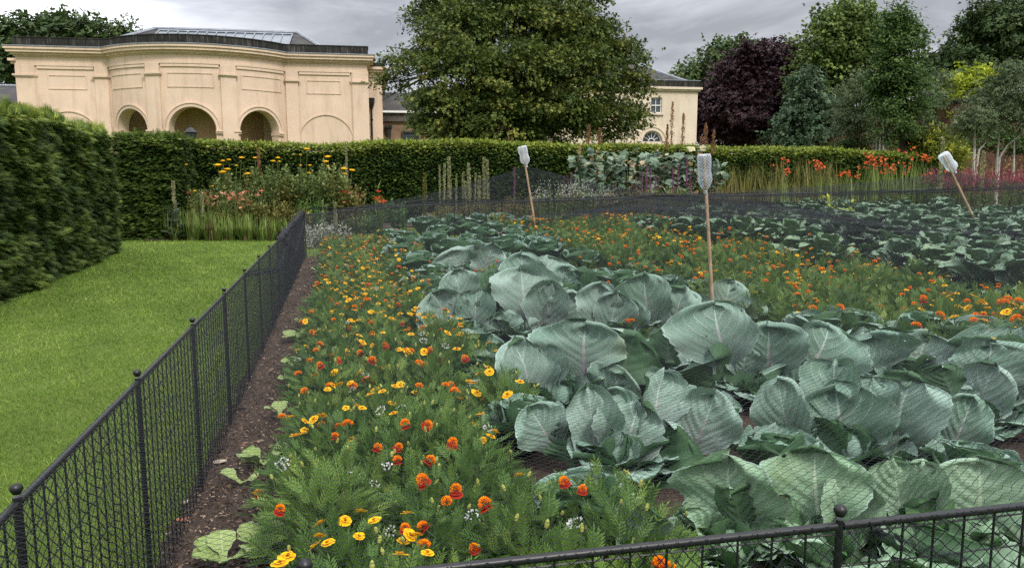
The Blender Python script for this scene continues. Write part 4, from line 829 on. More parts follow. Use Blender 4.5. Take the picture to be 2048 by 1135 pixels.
for i,(px,Y,h,fl,lab) in enumerate([(1565,21.2,.95,[(1565,332),(1575,338)],'crocosmia with a few coral flowers in the tawny grass'),(1640,21.6,1.05,[(1632,325),(1642,332)],'crocosmia with scattered red flowers left of the brightest clump'),
     (1700,21.8,1.05,[(1705,350),(1695,348)],'low green crocosmia under the red clump'),(1745,22.,1.35,[(1735,328),(1742,322),(1738,335),(1752,320)],'crocosmia with the brightest red flowers at the hornbeam'),(1775,22.,1.3,[(1770,330),(1785,334),(1796,338),(1778,336)],'crocosmia with orange-red flowers right of the brightest clump'),
     (1820,22.4,1.35,[(1818,314),(1830,316),(1842,318)],'crocosmia with high red flowers right of the hornbeam trunk'),(1855,22.6,1.2,[(1868,348),(1850,352)],'crocosmia with strap leaves next to the mullein spike')]):
    strap_clump(px,Y,lab,340+i,h,190,.4,'irisleaf','crocosmia','crocosmia','red-flowered crocosmias',w=.035,dry=.08,fl=crocus_fl(fl))
for i,px in enumerate([1885,1920,1955,1990,2025,2060,2095]):
    leafy_clump('pink_spike_plant',px,21.8+.1*i,['pink-red bistort at the left end beside the crocosmia','pink-red bistort behind the third bottle','pink-red bistort right of the third bottle pole','pink-red bistort in front of the forked birch','pink-red bistort just right of the forked birch','pink-red bistort near the right edge','pink-red bistort at the very right edge'][i],'bistort',360+i,1.12,.45,'herb',1000,.1,T_leaf(.3,.05),'pink-red bistorts',26,heads=[('flower_spike',T_leaf(.22,.03),'pink',520,.11,.8,1.1)])
spire(1877,275,21.5,'tall yellow-green mullein spike left of the third bottle',w=.075,leaves=30,seed=71,fr=.35,mat='spike',group=None)
spire(1960,302,21.6,'yellow-green mullein spike right of the third bottle',w=.07,leaves=24,seed=72,fr=.4,mat='spike',group=None)
for i,(px,Y) in enumerate([(1960,25.4),(2030,25.2),(2080,25.)]):
    leafy_clump('red_shrub',px,Y,['rust-leaved shrub between the birch stems by the brick wall','rust-leaved shrub right of the forked birch','rust-leaved shrub at the right edge'][i],'shrub',380+i,1.7,.6,'brownp',1500,.11,T_leaf(.4,.05),'rust-leaved shrubs',20)
# ================================================================ brassicas
def brassica_mat(name,top,top2,under,vein,purple,pk=.5,rough=.55,nv=6.,vw=.075,blot=.5):
    a=NT(name); lc=a.n('Attribute',{'attribute_name':'lc'}).outputs['Vector']; s=a.n('SeparateXYZ',Vector=lc); u,v,rd=s.outputs
    tint=a.n('Attribute',{'attribute_name':'tint'}).outputs['Fac']
    au=a.math('ABSOLUTE',u); wob=a.math('MULTIPLY',a.math('SUBTRACT',a.noise(2.2,3,.5,lc),.5),.35)
    w=a.math('ADD',a.math('SUBTRACT',v,a.math('MULTIPLY',a.math('POWER',au,1.2),.62)),a.math('MULTIPLY',wob,.5))
    fr=a.math('ABSOLUTE',a.math('SUBTRACT',a.math('FRACT',a.math('MULTIPLY',w,nv)),.5))
    thin=a.math('SUBTRACT',vw,a.math('MULTIPLY',au,vw*.75))
    side=a.math('MULTIPLY',a.math('LESS_THAN',fr,thin),a.math('LESS_THAN',au,.93))
    mid=a.math('LESS_THAN',au,a.math('SUBTRACT',.055,a.math('MULTIPLY',v,.045)))
    vor=a.n('TexVoronoi',{'feature':'DISTANCE_TO_EDGE'},Vector=a.n('Mapping',Vector=lc,Scale=(5.,6.,3.)).outputs[0],Scale=2.2).outputs['Distance']
    fine=a.math('MULTIPLY',a.math('LESS_THAN',vor,.035),.3)
    vm=a.math('MAXIMUM',a.math('MULTIPLY',side,.55),a.math('MAXIMUM',mid,fine))
    n1=a.noise(3.5,5,.62,a.coord()); n2=a.noise(1.6,3,.5,lc)
    wax=a.mix(a.math('ADD',a.math('MULTIPLY',n1,1.2),a.math('MULTIPLY',a.math('SUBTRACT',tint,.75),1.)),top,top2)
    pur=a.math('MULTIPLY',a.math('SUBTRACT',1.,a.n('MapRange',i0=v,i1=.05,i2=.62).outputs[0]),pk)
    pur=a.math('MULTIPLY',pur,a.ramp(n2,[(.35,(.3,.3,.3)),(.65,(1,1,1))]),True)
    c=a.mix(pur,wax,purple)
    spots=a.math('MULTIPLY',a.math('GREATER_THAN',a.noise(13,2,.5,a.coord()),.74),.5); c=a.mix(spots,c,(.5,.52,.36))
    yel=a.math('MULTIPLY',a.ramp(a.noise(2.1,3,.5,a.coord()),[(.62,(0,0,0)),(.74,(1,1,1))]),.35); c=a.mix(yel,c,(.30,.36,.12))
    vc=a.mix(a.n('MapRange',i0=v,i1=.2,i2=.75).outputs[0],(.36,.22,.30) if pk>.3 else vein,vein)
    cu=a.mix(a.math('MULTIPLY',vm,.9),c,vc); edge=a.math('GREATER_THAN',au,.965); cu=a.mix(a.math('MULTIPLY',edge,.55),cu,(.44,.54,.48))
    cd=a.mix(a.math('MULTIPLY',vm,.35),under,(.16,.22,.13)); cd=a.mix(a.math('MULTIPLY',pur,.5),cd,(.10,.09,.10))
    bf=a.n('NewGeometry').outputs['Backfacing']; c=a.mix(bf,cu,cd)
    h=a.math('ADD',a.math('MULTIPLY',vm,-.5),a.math('MULTIPLY',a.noise(16,4,.6,a.coord()),.9))
    sh=a.pbr(c,rough,.22,a.bump(h,.55,.008)); tr=a.n('BsdfTranslucent',Color=a.mix(.5,c,(.10,.20,.05))).outputs[0]
    hv=a.n('TexVoronoi',Vector=a.coord(),Scale=13.).outputs; hole=a.math('MULTIPLY',a.math('LESS_THAN',hv['Distance'],.13),a.math('GREATER_THAN',a.n('SeparateColor',i0=hv['Color']).outputs[0],.86))
    body=a.n('MixShader',i0=.14,i1=sh,i2=tr).outputs[0]; return a.end(a.n('MixShader',i0=hole,i1=body,i2=a.n('BsdfTransparent').outputs[0]).outputs[0])
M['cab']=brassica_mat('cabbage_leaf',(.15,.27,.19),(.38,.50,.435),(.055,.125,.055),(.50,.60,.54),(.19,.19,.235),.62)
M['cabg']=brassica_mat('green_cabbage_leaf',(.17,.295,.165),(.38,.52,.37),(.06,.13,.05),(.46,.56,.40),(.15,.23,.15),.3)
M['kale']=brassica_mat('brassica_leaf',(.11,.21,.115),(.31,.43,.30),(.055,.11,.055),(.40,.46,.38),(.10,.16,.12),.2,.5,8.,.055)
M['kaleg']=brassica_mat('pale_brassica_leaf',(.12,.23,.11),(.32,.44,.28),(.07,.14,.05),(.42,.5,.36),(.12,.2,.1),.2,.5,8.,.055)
def leaf_surface(rg,L,Wd,cup=.25,arch=.9,ruf=.5,narrow=.26,crinkle=.0,nu=25,nv=29,lobes=0.,pet=.12,asym=0.):
    t=np.linspace(0,1,nv)[:,None]; u=np.linspace(-1,1,nu)[None]
    tt=np.clip((t-pet)/(1-pet),0,1)
    prof=np.where(tt<.55,narrow+(1-narrow)*np.sin(np.clip(tt/.55,0,1)*math.pi/2)**.9,np.sqrt(np.clip(1-((tt-.55)/.45)**2.2,0,1)))
    ph=rg.uniform(0,6.28,8); w=Wd/2*prof*(1+.03*np.sin(t*17+ph[0]+np.sign(u)*1.3)*np.abs(u)**4+.022*np.sin(t*61+ph[1])*np.abs(u)**6)
    if lobes: w=w*(1-lobes*np.abs(u)**2*(.5+.5*np.sin(t*38+ph[2])))
    phi=-.35+arch*tt**1.7+.25*np.sin(tt*3.1+ph[3])*.5; dy=np.cos(phi)*L/(nv-1); dz=-np.sin(phi)*L/(nv-1)
    y=np.concatenate([[[0]],np.cumsum(dy,0)[:-1]]); z=np.concatenate([[[0]],np.cumsum(dz,0)[:-1]])
    au=np.abs(u); cu=cup*(.7+.6*np.sin(ph[6])*.5)
    w=w*(1+asym*u)*(1+.05*np.sin(t*9+ph[7])*np.sign(u)*au); X=u*w*np.cos(cu*au)+asym*.35*Wd*np.sin(t*2.6)*t; Z=z+w*au*np.sin(cu*au*1.3)*.9
    Z=Z+ruf*Wd*(.085*au**2.2*prof*(np.sin(tt*6+ph[4]+(u>0)*2.1)+.45*np.sin(tt*15+ph[5]+(u<0)*1.7)))
    Z=Z+ruf*Wd*.05*sstep((tt-.6)/.4)*np.sin(u*5+ph[6])+ruf*Wd*.03*sstep((tt-.7)/.3)*np.sin(u*11+ph[7])
    ww=t-.62*au**1.2; Z=Z-(.0075+crinkle*.02)*np.cos(ww*6*2*math.pi)*(1-.4*au)*prof*sstep(au*6)-.006*np.exp(-(u/.09)**2)*(1-t)
    if crinkle: Z=Z+crinkle*.03*(np.sin(u*9+t*13+ph[1])*np.sin(t*21-u*4+ph[2]))*prof
    Y=y+0*u+ruf*Wd*.03*np.sin(u*7+ph[2])*sstep((tt-.75)/.25)
    lc=np.stack([u+0*t,t+0*u,np.full((nv,nu),rg.random())],-1)
    return X,Y,Z,lc
def put_leaf(mb,rg,base,az,el,L,Wd,tint=None,roll=0.,mi=0,**kw):
    X,Y,Z,lc=leaf_surface(rg,L,Wd,**kw); ca,sa=math.cos(az),math.sin(az)
    D=np.array([math.cos(el)*ca,math.cos(el)*sa,math.sin(el)]); N=np.array([-math.sin(el)*ca,-math.sin(el)*sa,math.cos(el)]); s=np.cross(D,N)
    c,q=math.cos(roll),math.sin(roll); s,N=s*c+N*q,N*c-s*q
    V=np.asarray(base)+X[...,None]*s+Y[...,None]*D+Z[...,None]*N
    tint=rg.uniform(.2,.8) if tint is None else tint
    gridmesh(mb,V[...,0],V[...,1],V[...,2],tint,lc.reshape(-1,3),mi)
def cabbage_meshes(seed,leaves=None,size=1.,mat='cab',kind='cab'):
    """returns a prototype root (rel) at origin with foliage and head"""
    rg=np.random.default_rng(seed); root=empty('cabbage',(0,0,0),'x','cabbage',rel=True); mb=MB()
    if leaves is None:
        leaves=[]; n0=rg.uniform(0,6.28)
        for i in range(6): leaves.append((n0+i*1.047+rg.normal()*.15,rg.uniform(.5,.85),.40,.43,.04))
        for i in range(5): leaves.append((n0+.5+i*1.257+rg.normal()*.15,rg.uniform(.95,1.2),.36,.38,.08))
        for i in range(3): leaves.append((n0+i*2.09+rg.normal()*.2,rg.uniform(1.2,1.38),.27,.28,.13))
    for az,el,L,Wd,z in leaves:
        put_leaf(mb,rg,[.04*math.cos(az),.04*math.sin(az),z*size],az,el,L*size*rg.uniform(.93,1.07),Wd*size*rg.uniform(.93,1.1),roll=rg.normal()*.12,cup=rg.uniform(.35,.75),arch=rg.uniform(.3,1.1),ruf=rg.uniform(.4,1.))
    mb.build('foliage',M[mat],root,smooth=True)
    mb=MB(); R=.088*size; lathe(mb,[(.001,-R),(R*.7,-R*.75),(R,0),(R*.8,R*.62),(R*.4,R*.95),(.001,R*1.02)],(0,0,.2*size),20,t=.5); mb.c[-1]=mb.c[-1]+[.5,.72,.3]
    for k in range(5): put_leaf(mb,rg,[0,0,.10*size],rg.uniform(0,6.28),1.35,.22*size,.24*size,cup=.9,arch=.75,ruf=.15)
    mb.build('head',M[mat],root,smooth=True)
    mb=MB(); tube(mb,[[0,0,-.02],[0,0,.12*size]],[.025,.035],8); mb.build('stalk',M['stem'],root)
    return root
MID=((2.45,6.3),(2.7,6.9),(3.1,6.0),(3.2,6.8),(2.2,8.4),(1.75,7.9),(2.6,9.2),(1.9,9.6),(2.95,8.),(1.5,9.2),(2.5,10.6),(1.8,10.9),(3.0,5.2),(3.4,5.3),(2.2,11.6),(2.75,11.9),(3.5,7.4),(3.4,8.4),(3.1,9.4),(3.3,10.4))
def place(o,p,rz,s=1.,label=None,group=None):
    o.location=(float(p[0]),float(p[1]),float(gz(p[0],p[1]))+.03); o.rotation_euler=(0,0,rz); o.scale=(s,s,s)
    if label: o['label']=label
    if group: o['group']=group
# hand-set foreground cabbages: heart pixel (height .22 above the soil), leaves as (azimuth deg: 0 right, 90 away, 180 left, 270 towards the camera; elevation deg; length; width)
rA=lambda L:[(math.radians(a),math.radians(e),l,w,z) for a,e,l,w,z in L]
def face_leaf(mb,rg,B,T,w,back,**kw):
    L=float(np.linalg.norm(T-B))*1.05; D=nrm(T-B); q=np.array([0,0,EYE])-(B+T)/2; N=nrm(q-D*np.dot(q,D))
    if back: N=-N
    r=rg.normal()*.22; s=np.cross(D,N); s,N=s*math.cos(r)+N*math.sin(r),N*math.cos(r)-s*math.sin(r)
    X,Y,Z,lc=leaf_surface(rg,L,w,**kw); V=np.asarray(B)+X[...,None]*s+Y[...,None]*D+Z[...,None]*N
    gridmesh(mb,V[...,0],V[...,1],V[...,2],rg.uniform(.2,.8),lc.reshape(-1,3))
# foreground cabbages, each modelled leaf by leaf: heart (pixel), leaves as (base x, base y, tip x, tip y, width in pixels, how far the tip leans away in metres, shows its back)
CAB=[
 ((1465,1100),'cabg','pale green cabbage right behind the front rail, left of the ball-topped post',[(1475,1072,1458,908,232,.10,0),(1490,1080,1458,1005,105,-.10,1),(1300,1115,1250,990,125,.0,0),(1440,1155,1395,1072,120,-.06,0),(1500,1120,1560,1030,120,.05,0),(1420,1100,1350,1030,120,.05,0),(1540,1160,1560,1070,130,-.05,1)]),
 ((1645,1105),'cabg','pale green cabbage immediately behind the ball-topped front post',[(1640,1072,1632,900,212,.12,0),(1690,1075,1692,935,120,.04,0),(1600,1080,1555,985,100,.05,1),(1660,1150,1600,1070,130,-.08,0),(1700,1130,1745,1010,110,.05,1)]),
 ((1860,1105),'cabg','pale green cabbage behind the front rail at the lower right corner',[(1805,1050,1785,912,115,.10,0),(1850,1060,1850,925,120,.14,0),(1960,1065,1952,912,205,.12,0),(1835,1160,1800,1030,215,-.02,0),(1880,1090,1830,1000,120,.0,1),(2020,1150,2060,1010,170,.02,0),(1930,1150,1990,1060,150,-.05,1)]),
 ((1240,920),'cab','blue-green cabbage bordering the marigolds, with a dark folded outer leaf in front',[(1115,905,1058,812,100,.05,0),(1190,940,1168,766,108,.08,0),(1240,940,1285,795,140,.10,0),(1300,870,1315,750,128,.2,0),(1385,915,1438,785,120,.10,0),(1245,995,1345,852,145,-.10,1),(1215,940,1235,850,70,.02,0),(1270,900,1230,780,120,.16,0),(1150,930,1115,850,90,.0,1)]),
 ((1130,800),'cab','blue-green cabbage in the middle with a pink-ribbed upright leaf',[(1168,752,1180,648,168,.14,0),(1065,838,1022,674,125,.08,0),(1125,860,1078,730,130,-.10,1),(1225,775,1275,672,150,-.02,1),(1012,855,942,762,82,.05,0),(1100,790,1090,690,120,.15,0),(1190,810,1250,740,110,.02,0),(1060,880,1000,820,90,-.05,0)]),
 ((1520,785),'cab','wide cabbage with a long dark drooping front leaf and three broad rear leaves',[(1455,745,1435,602,165,.14,0),(1537,765,1536,650,148,.14,0),(1605,770,1652,645,142,.12,0),(1480,835,1425,718,205,-.12,1),(1340,725,1338,650,62,.05,1),(1485,760,1490,690,70,.06,0),(1560,800,1640,745,110,-.03,0),(1560,830,1530,760,120,-.12,1)]),
 ((1705,900),'cab','largest blue cabbage with two broad upright leaves side by side',[(1592,920,1562,740,98,.06,0),(1690,930,1668,770,200,.12,0),(1795,935,1835,752,210,.12,0),(1665,855,1678,740,130,.22,0),(1895,920,1945,792,98,.05,0),(1660,925,1632,860,98,-.03,1),(1740,870,1750,770,120,.2,0),(1840,950,1890,880,120,-.04,0)]),
 ((1960,840),'cab','blue-green cabbage at the right edge behind the large blue one',[(1960,785,1966,686,165,.14,0),(1935,855,1998,730,105,.04,0),(2045,895,2048,745,120,.06,0),(1905,795,1888,732,80,.0,1),(2010,820,2040,700,130,.14,0),(1980,880,2000,800,120,-.04,1),(1920,830,1900,770,90,.05,0)]),
 ((1800,760),'cab','grey-waxed cabbage lying low between the two broad-leaved cabbages',[(1765,745,1750,672,135,.14,0),(1830,750,1862,678,130,.14,0),(1735,770,1705,690,100,.10,0),(1800,790,1790,715,120,.02,0),(1860,790,1905,740,90,.02,0)]),
 ((1040,665),'cab','big ribbed cabbage left of centre with a tip folded over',[(1050,645,1040,540,140,.16,0),(1080,678,1103,562,92,.05,0),(930,620,905,543,72,.06,0),(925,672,868,586,98,.05,0),(948,675,955,572,74,.06,0),(970,700,992,608,76,-.08,1),(955,610,990,546,62,.02,1),(1110,665,1140,578,80,.06,0),(1010,690,1000,620,90,.0,0),(1040,720,1010,650,90,-.05,0)]),
 ((1265,680),'cab','dark green-leaved cabbage between the ribbed one and the bottle pole',[(1300,665,1290,548,105,.10,0),(1200,670,1203,566,82,.10,0),(1212,690,1232,580,80,.04,0),(1345,672,1378,578,98,.10,0),(1290,700,1300,640,70,.0,0),(1250,700,1262,600,80,.06,0),(1330,710,1350,650,80,-.02,1)]),
 ((1425,650),'cab','smaller cabbage at the foot of the second bottle pole',[(1440,635,1460,560,75,.08,0),(1400,650,1385,585,80,.08,0),(1470,640,1500,585,75,.06,0),(1420,670,1430,610,80,-.02,0)]),
 ((1080,600),'cab','cabbage of the third row with folded pale leaves behind the ribbed one',[(1085,590,1090,512,75,.1,0),(1050,590,1045,508,80,.1,0),(1120,600,1140,535,70,.08,0),(1060,600,1075,545,60,.0,1),(1165,600,1185,545,75,.08,0)]),
 ((955,560),'cab','round-leaved cabbage at the left edge of the fourth row',[(925,545,905,500,90,.08,0),(960,555,985,487,65,.08,0),(985,545,1000,500,50,.0,1),(935,575,935,530,70,.0,0)]),
]
def cabbages():
    rg0=np.random.default_rng(99)
    for i,((px,py),mt,lab,lv) in enumerate(CAB):
        h=GG(px,py,.16); rg=np.random.default_rng(500+i); g=float(gz(h[0],h[1])); r=empty('cabbage',(h[0],h[1],g+.03),lab,'cabbage','cabbages in the middle bed'); mb=MB(); k=h[1]/1550
        for bx,by,tx,ty,w,dy,b in lv:
            B=P(bx,by,h[1]-.04*(b*2-1)); B[2]=max(B[2],g+.05); face_leaf(mb,rg,B,P(tx,ty,h[1]+dy),w*k*1.2,b,cup=rg.uniform(.25,.75),arch=rg.uniform(.2,1.1),ruf=rg.uniform(.9,1.7),asym=rg.normal()*.12,nu=31,nv=35)
        for _ in range(7):
            az=rg.uniform(-.3,3.5); put_leaf(mb,rg,[h[0],h[1],g+.07],az,rg.uniform(.25,.75),.30*(k*1550/4+.55)**.3,.32,cup=.4,arch=.8,ruf=.7)
        for _ in range(5):
            az=rg.uniform(3.4,6.0); put_leaf(mb,rg,[h[0],h[1],g+.05],az,rg.uniform(.15,.45),.36,.34,cup=.3,arch=.8,ruf=.7)
        mb.build('foliage',M[mt],r,smooth=True)
        mb=MB(); R=.085; lathe(mb,[(.001,-R),(R*.7,-R*.75),(R,0),(R*.8,R*.62),(R*.4,R*.95),(.001,R*1.02)],(h[0],h[1],g+.18),20); mb.c[-1]=mb.c[-1]+[.5,.72,.3]
        for q in range(5): put_leaf(mb,rg,[h[0],h[1],g+.09],rg.uniform(0,6.28),1.3,.22,.24,cup=.9,arch=.75,ruf=.2)
        mb.build('head',M[mt],r,smooth=True)
    protos=[cabbage_meshes(540+k) for k in range(5)]
    used=[0]*5; rg=np.random.default_rng(77)
    spots=[((1640,690),.9,'cabbage with a curled dark rim showing among the right-hand marigolds'),((1690,680),.85,'dark-leaved cabbage close behind the curled one'),((2020,760),1.,'cabbage cut by the right edge above the big blue one'),((1850,700),.9,'cabbage partly hidden above the low grey-waxed one'),((1960,720),.95,'broad-leaved cabbage under the right-hand marigolds'),
     ((1180,590),.95,'cabbage behind the ribbed one, third row'),((1250,585),.85,'small cabbage among marigolds left of the second pole'),
     ((1010,515),.9,'cabbage standing second in the fourth row'),((1090,520),.95,'cabbage third in the fourth row'),((1160,535),.85,'cabbage fourth in the fourth row with a white folded leaf'),((1285,560),.7,'little cabbage sunk in the marigolds by the pole'),((1480,610),.75,'lone grey cabbage just right of the second pole'),((1540,620),.6,'low cabbage leaves right of the second pole'),
     ((880,480),.9,'cabbage at the far left of the back rows'),((930,470),.9,'cabbage second in the back rows'),((985,475),.95,'cabbage third in the back rows'),((1040,480),.9,'cabbage in the back rows left of the first pole'),((1085,470),.7,'small cabbage at the foot of the first pole'),((1165,475),.6,'small cabbage sunk in marigolds right of the first pole'),
     ((850,460),1.,'flat-leaved cabbage nearest the far fence on the left'),((905,452),.9,'cabbage nearest the far fence, second'),((955,450),.9,'cabbage nearest the far fence, third'),((1005,452),.95,'dark round-leaved cabbage nearest the far fence'),((1060,455),.8,'cabbage nearest the far fence, left of the first pole'),((1330,600),.8,'cabbage behind the dark green-leaved one'),((1130,620),.9,'cabbage with its heart showing in a gap, centre of the third row'),((1390,600),.7,'cabbage just left of the second pole foot'),((1560,940),.6,'small shaded cabbage in the dark gap beside the big blue one')]
    for i,((px,py),s,lab) in enumerate(spots):
        k=i%5; o=protos[k] if not used[k] else copy_tree(protos[k]); used[k]=1
        place(o,GG(px,py,.24*s),rg.uniform(0,6.28),s*1.25,lab,'cabbages in the middle bed')
    have=[(o.location.x,o.location.y) for o in COL.objects if o.get('category')=='cabbage' and o.parent is None]
    keep=[uv2xy(*q) for q in MID]
    for u in np.arange(1.05,4.0,.3):
        for v in np.arange(1.75,15.2,.3):
            x,y=uv2xy(u+rg.normal()*.07,v+rg.normal()*.07)
            if u>3.65 or (v<2.9 and u<1.25) or abs(x)/y>1.0: continue
            if any((x-a)**2+(y-b)**2<(.56 if v<9 else .62)**2 for a,b in have) or any((x-a)**2+(y-b)**2<.30**2 for a,b in keep): continue
            o=copy_tree(protos[rg.integers(5)]); have.append((x,y)); fr='near the front rail' if v<4 else 'in the middle rows' if v<9 else 'in the far rows'
            place(o,(x,y),rg.uniform(0,6.28),rg.uniform(.72,.85) if v<7.2 else rg.uniform(.95,1.15),'smaller cabbage half hidden between larger ones '+fr,'smaller cabbages '+fr)
cabbages()
# broccoli-like tall brassicas: long crinkled leaves with white ribs
def brassica_proto(seed,h,n,L,Wd,mat,cr,name,crn=.5):
    rg=np.random.default_rng(seed); root=empty(name,(0,0,0),'x','brassica',rel=True); mb=MB()
    for i in range(n):
        f=(i+.5)/n; az=i*2.4+rg.normal()*.2; el=.25+1.0*f+rg.normal()*.1
        put_leaf(mb,rg,[.03*math.cos(az),.03*math.sin(az),h*(.2+.55*f)],az,el,L*(1.05-.4*f),Wd*(1.05-.35*f),cup=rg.uniform(.1,.4),arch=rg.uniform(.7,1.7),ruf=rg.uniform(.6,1.2),crinkle=crn,narrow=.12,pet=.24,lobes=.12,roll=rg.normal()*.25,nu=13,nv=17)
    mb.build('foliage',M[mat],root,smooth=True)
    mb=MB(); tube(mb,[[0,0,-.03],[.01,0,h*.8]],[.03,.02],7); mb.build('stem',M['stem'],root); return root
def far_brassicas():
    rg=np.random.default_rng(8); A=[brassica_proto(600+k,.55,15,.58,.36,'kaleg' if k==1 else 'kale',1,'leafy_brassica') for k in range(3)]
    B=[brassica_proto(610+k,.6,16,.44,.40,'kale',1,'round_leaved_brassica',.15) for k in range(3)]
    Cc=[brassica_proto(620+k,.62,18,.34,.24,'kaleg' if k else 'kale',1,'curly_brassica',1.) for k in range(2)]
    used=set(); cnt=0
    for u in np.arange(7.0,12.6,.62):
        for v in np.arange(3.6,16.3,.62):
            uu=u+rg.normal()*.08; vv=v+rg.normal()*.08; x,y=uv2xy(uu,vv)
            if abs(x)/max(y,.1)>.76 or y<4.2: continue
            # the marigold band widens to the near right; brassicas start behind it
            if uu<6.95+max(0,(7-vv))*.25: continue
            if vv<10.3: fam,lab,g=A,'tall crinkled brassica with white ribs in the near right rows','crinkled brassicas in the right-hand bed'
            elif vv<14.4: fam,lab,g=B,'round-leaved dark brassica in the middle rows right of the net fold','round-leaved brassicas in the right-hand bed'
            else: fam,lab,g=Cc,'blue-green curly brassica in the last rows before the far fence','curly brassicas at the far fence'
            k=rg.integers(len(fam)); o=fam[k]
            if id(o) in used: o=copy_tree(o)
            else: used.add(id(o))
            place(o,(x,y),rg.uniform(0,6.28),rg.uniform(.9,1.15),lab,g); cnt+=1
    for px,py,s in [(1330,470,.9),(1375,475,1.),(1430,480,1.),(1480,480,1.05),(1530,480,1.),(1580,490,1.05),(1300,455,.8),(1400,455,.9),(1455,462,1.),(1510,465,1.),(1560,470,1.),(1620,480,1.),(1350,450,.9),(1275,450,.7),(1650,520,1.),(1590,515,.9)]:
        p=GG(px,py,.4); o=copy_tree(A[rg.integers(3)]); place(o,p,rg.uniform(0,6.28),s,'pale crinkled brassica just below the dark net fold','crinkled brassicas below the net fold')
    for fam in (A,B,Cc):
        for o in fam:
            if id(o) not in used:
                for c in list(o.children): bpy.data.objects.remove(c)
                bpy.data.objects.remove(o)
far_brassicas()
strap=leafy_clump('climbing_bean',1690,14.8,'light yellow-green leafy plant standing out among the dark brassicas','leafy plant',630,.95,.35,'robinia',130,.16,T_leaf(.6,.08),None,7)

# ================================================================ marigolds
def mari_foliage(seed,n=300,R=.26,H=.38):
    rg=np.random.default_rng(seed); mb=MB(); d=rvec(rg,n); d[:,2]=np.abs(d[:,2])*.9+.05; d=nrm(d); k=rg.uniform(.35,1.,n)**.6
    pos=np.c_[d[:,0]*R*k,d[:,1]*R*k,.04+d[:,2]*H*k*.86]; D=d*[1,1,.45]+rvec(rg,n)*.45+np.array([0,0,.22]); N=np.array([0,0,1.])+rvec(rg,n)*.35+d*.3
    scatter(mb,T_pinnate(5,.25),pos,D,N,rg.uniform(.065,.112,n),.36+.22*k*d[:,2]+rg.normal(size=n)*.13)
    for i in range(9):
        a=i*.7+rg.random(); e=[R*.7*math.cos(a),R*.7*math.sin(a),H*.8]; tube(mb,[[0,0,-.02],[e[0]*.5,e[1]*.5,H*.4],e],[.006,.005,.003],4,t=.3,cap=False)
    return mb
def petal_ring(n,r,w,z,tilt,mi,dz=0,ph=0.):
    V=[];F=[];t=[]
    for i in range(n):
        a=ph+i*2*math.pi/n; c,s=math.cos(a),math.sin(a); b=len(V)
        for x,y,zz in ((0,.12,0),(w*.42,.5,.02),(w*.5,.85,-.01),(w*.18,1.,.0),(-w*.18,1.,.0),(-w*.5,.85,-.01),(-w*.42,.5,.02)):
            X=x*r;Y=y*r; V.append([X*c-Y*s,X*s+Y*c,z+Y*tilt+zz*r]); t.append(.35+.5*y)
        F+=[[b,b+1,b+2,b+5],[b,b+5,b+6,b+6],[b+2,b+3,b+4,b+5]]
    return V,[f for f in F if len(set(f))==4],t,[f[:3] for f in F if len(set(f))<4]
def flower_mesh(kind,seed):
    rg=np.random.default_rng(seed); mb=MB()
    if kind=='yellow':
        for n,r,z,tl,ph in ((6,.028,.0,.05,0),(5,.017,.003,.3,.5)):
            V,F,t,F3=petal_ring(n,r,.88,z,tl,0,ph=ph); b=mb.n; V=np.array(V)*(1+.12*rg.normal(size=(len(V)//7,1,1)).repeat(7,1).reshape(-1,1)); mb.add(V,F,t); mb.f3.append(np.array(F3)+b); mb.m3.append(np.zeros(len(F3)))
        m=18; a=rg.random(m)*6.28; r=.0055*np.sqrt(rg.random(m)); scatter(mb,T_leaf(.9,.2),np.c_[r*np.cos(a),r*np.sin(a),np.full(m,.004)],np.c_[np.cos(a)*.5,np.sin(a)*.5,np.ones(m)],rvec(rg,m),.006,.1,mi=1)
        mats=[M['yellow'],M['centre']]
    elif kind=='orange':
        for n,r,z,tl,ph in ((8,.026,-.006,-.45,0),(8,.022,-.003,-.2,.4)):
            V,F,t,F3=petal_ring(n,r,1.,z,tl,0,ph=ph); b=mb.n; mb.add(V,F,t,mi=1); mb.f3.append(np.array(F3)+b); mb.m3.append(np.ones(len(F3)))
        m=130; d=rvec(rg,m); d[:,2]=np.abs(d[:,2]); scatter(mb,T_leaf(.8,.15),d*[.0145,.0145,.017],d,rvec(rg,m),.010,.3+.5*d[:,2])
        mats=[M['orange'],M['redp']]
    elif kind=='orangeball':
        m=110; d=rvec(rg,m); d[:,2]=np.abs(d[:,2])-.1; scatter(mb,T_leaf(.9,.15),d*[.017,.017,.014],d+[0,0,.1],rvec(rg,m),.012,.3+.5*d[:,2]); mats=[M['orange'],M['redp']]
    elif kind=='bud':
        lathe(mb,[(.001,-.012),(.005,-.009),(.007,0),(.005,.009),(.001,.014)],ns=7); mats=[M['bud']]
    elif kind=='white':
        m=26; d=rvec(rg,m); scatter(mb,T_leaf(.9,.15),d*[.02,.02,.008],d+[0,0,.6],rvec(rg,m),.009,rg.random(m)); mats=[M['white']]
    b=mb
    if kind!='white': tube(mb,[[0,0,-.005],[.004,0,-.06]],[.0028,.002],4,t=.2,mi=len(mats),cap=False); mats=mats+[M['stem']]
    me=mb.build(kind,mats); return me
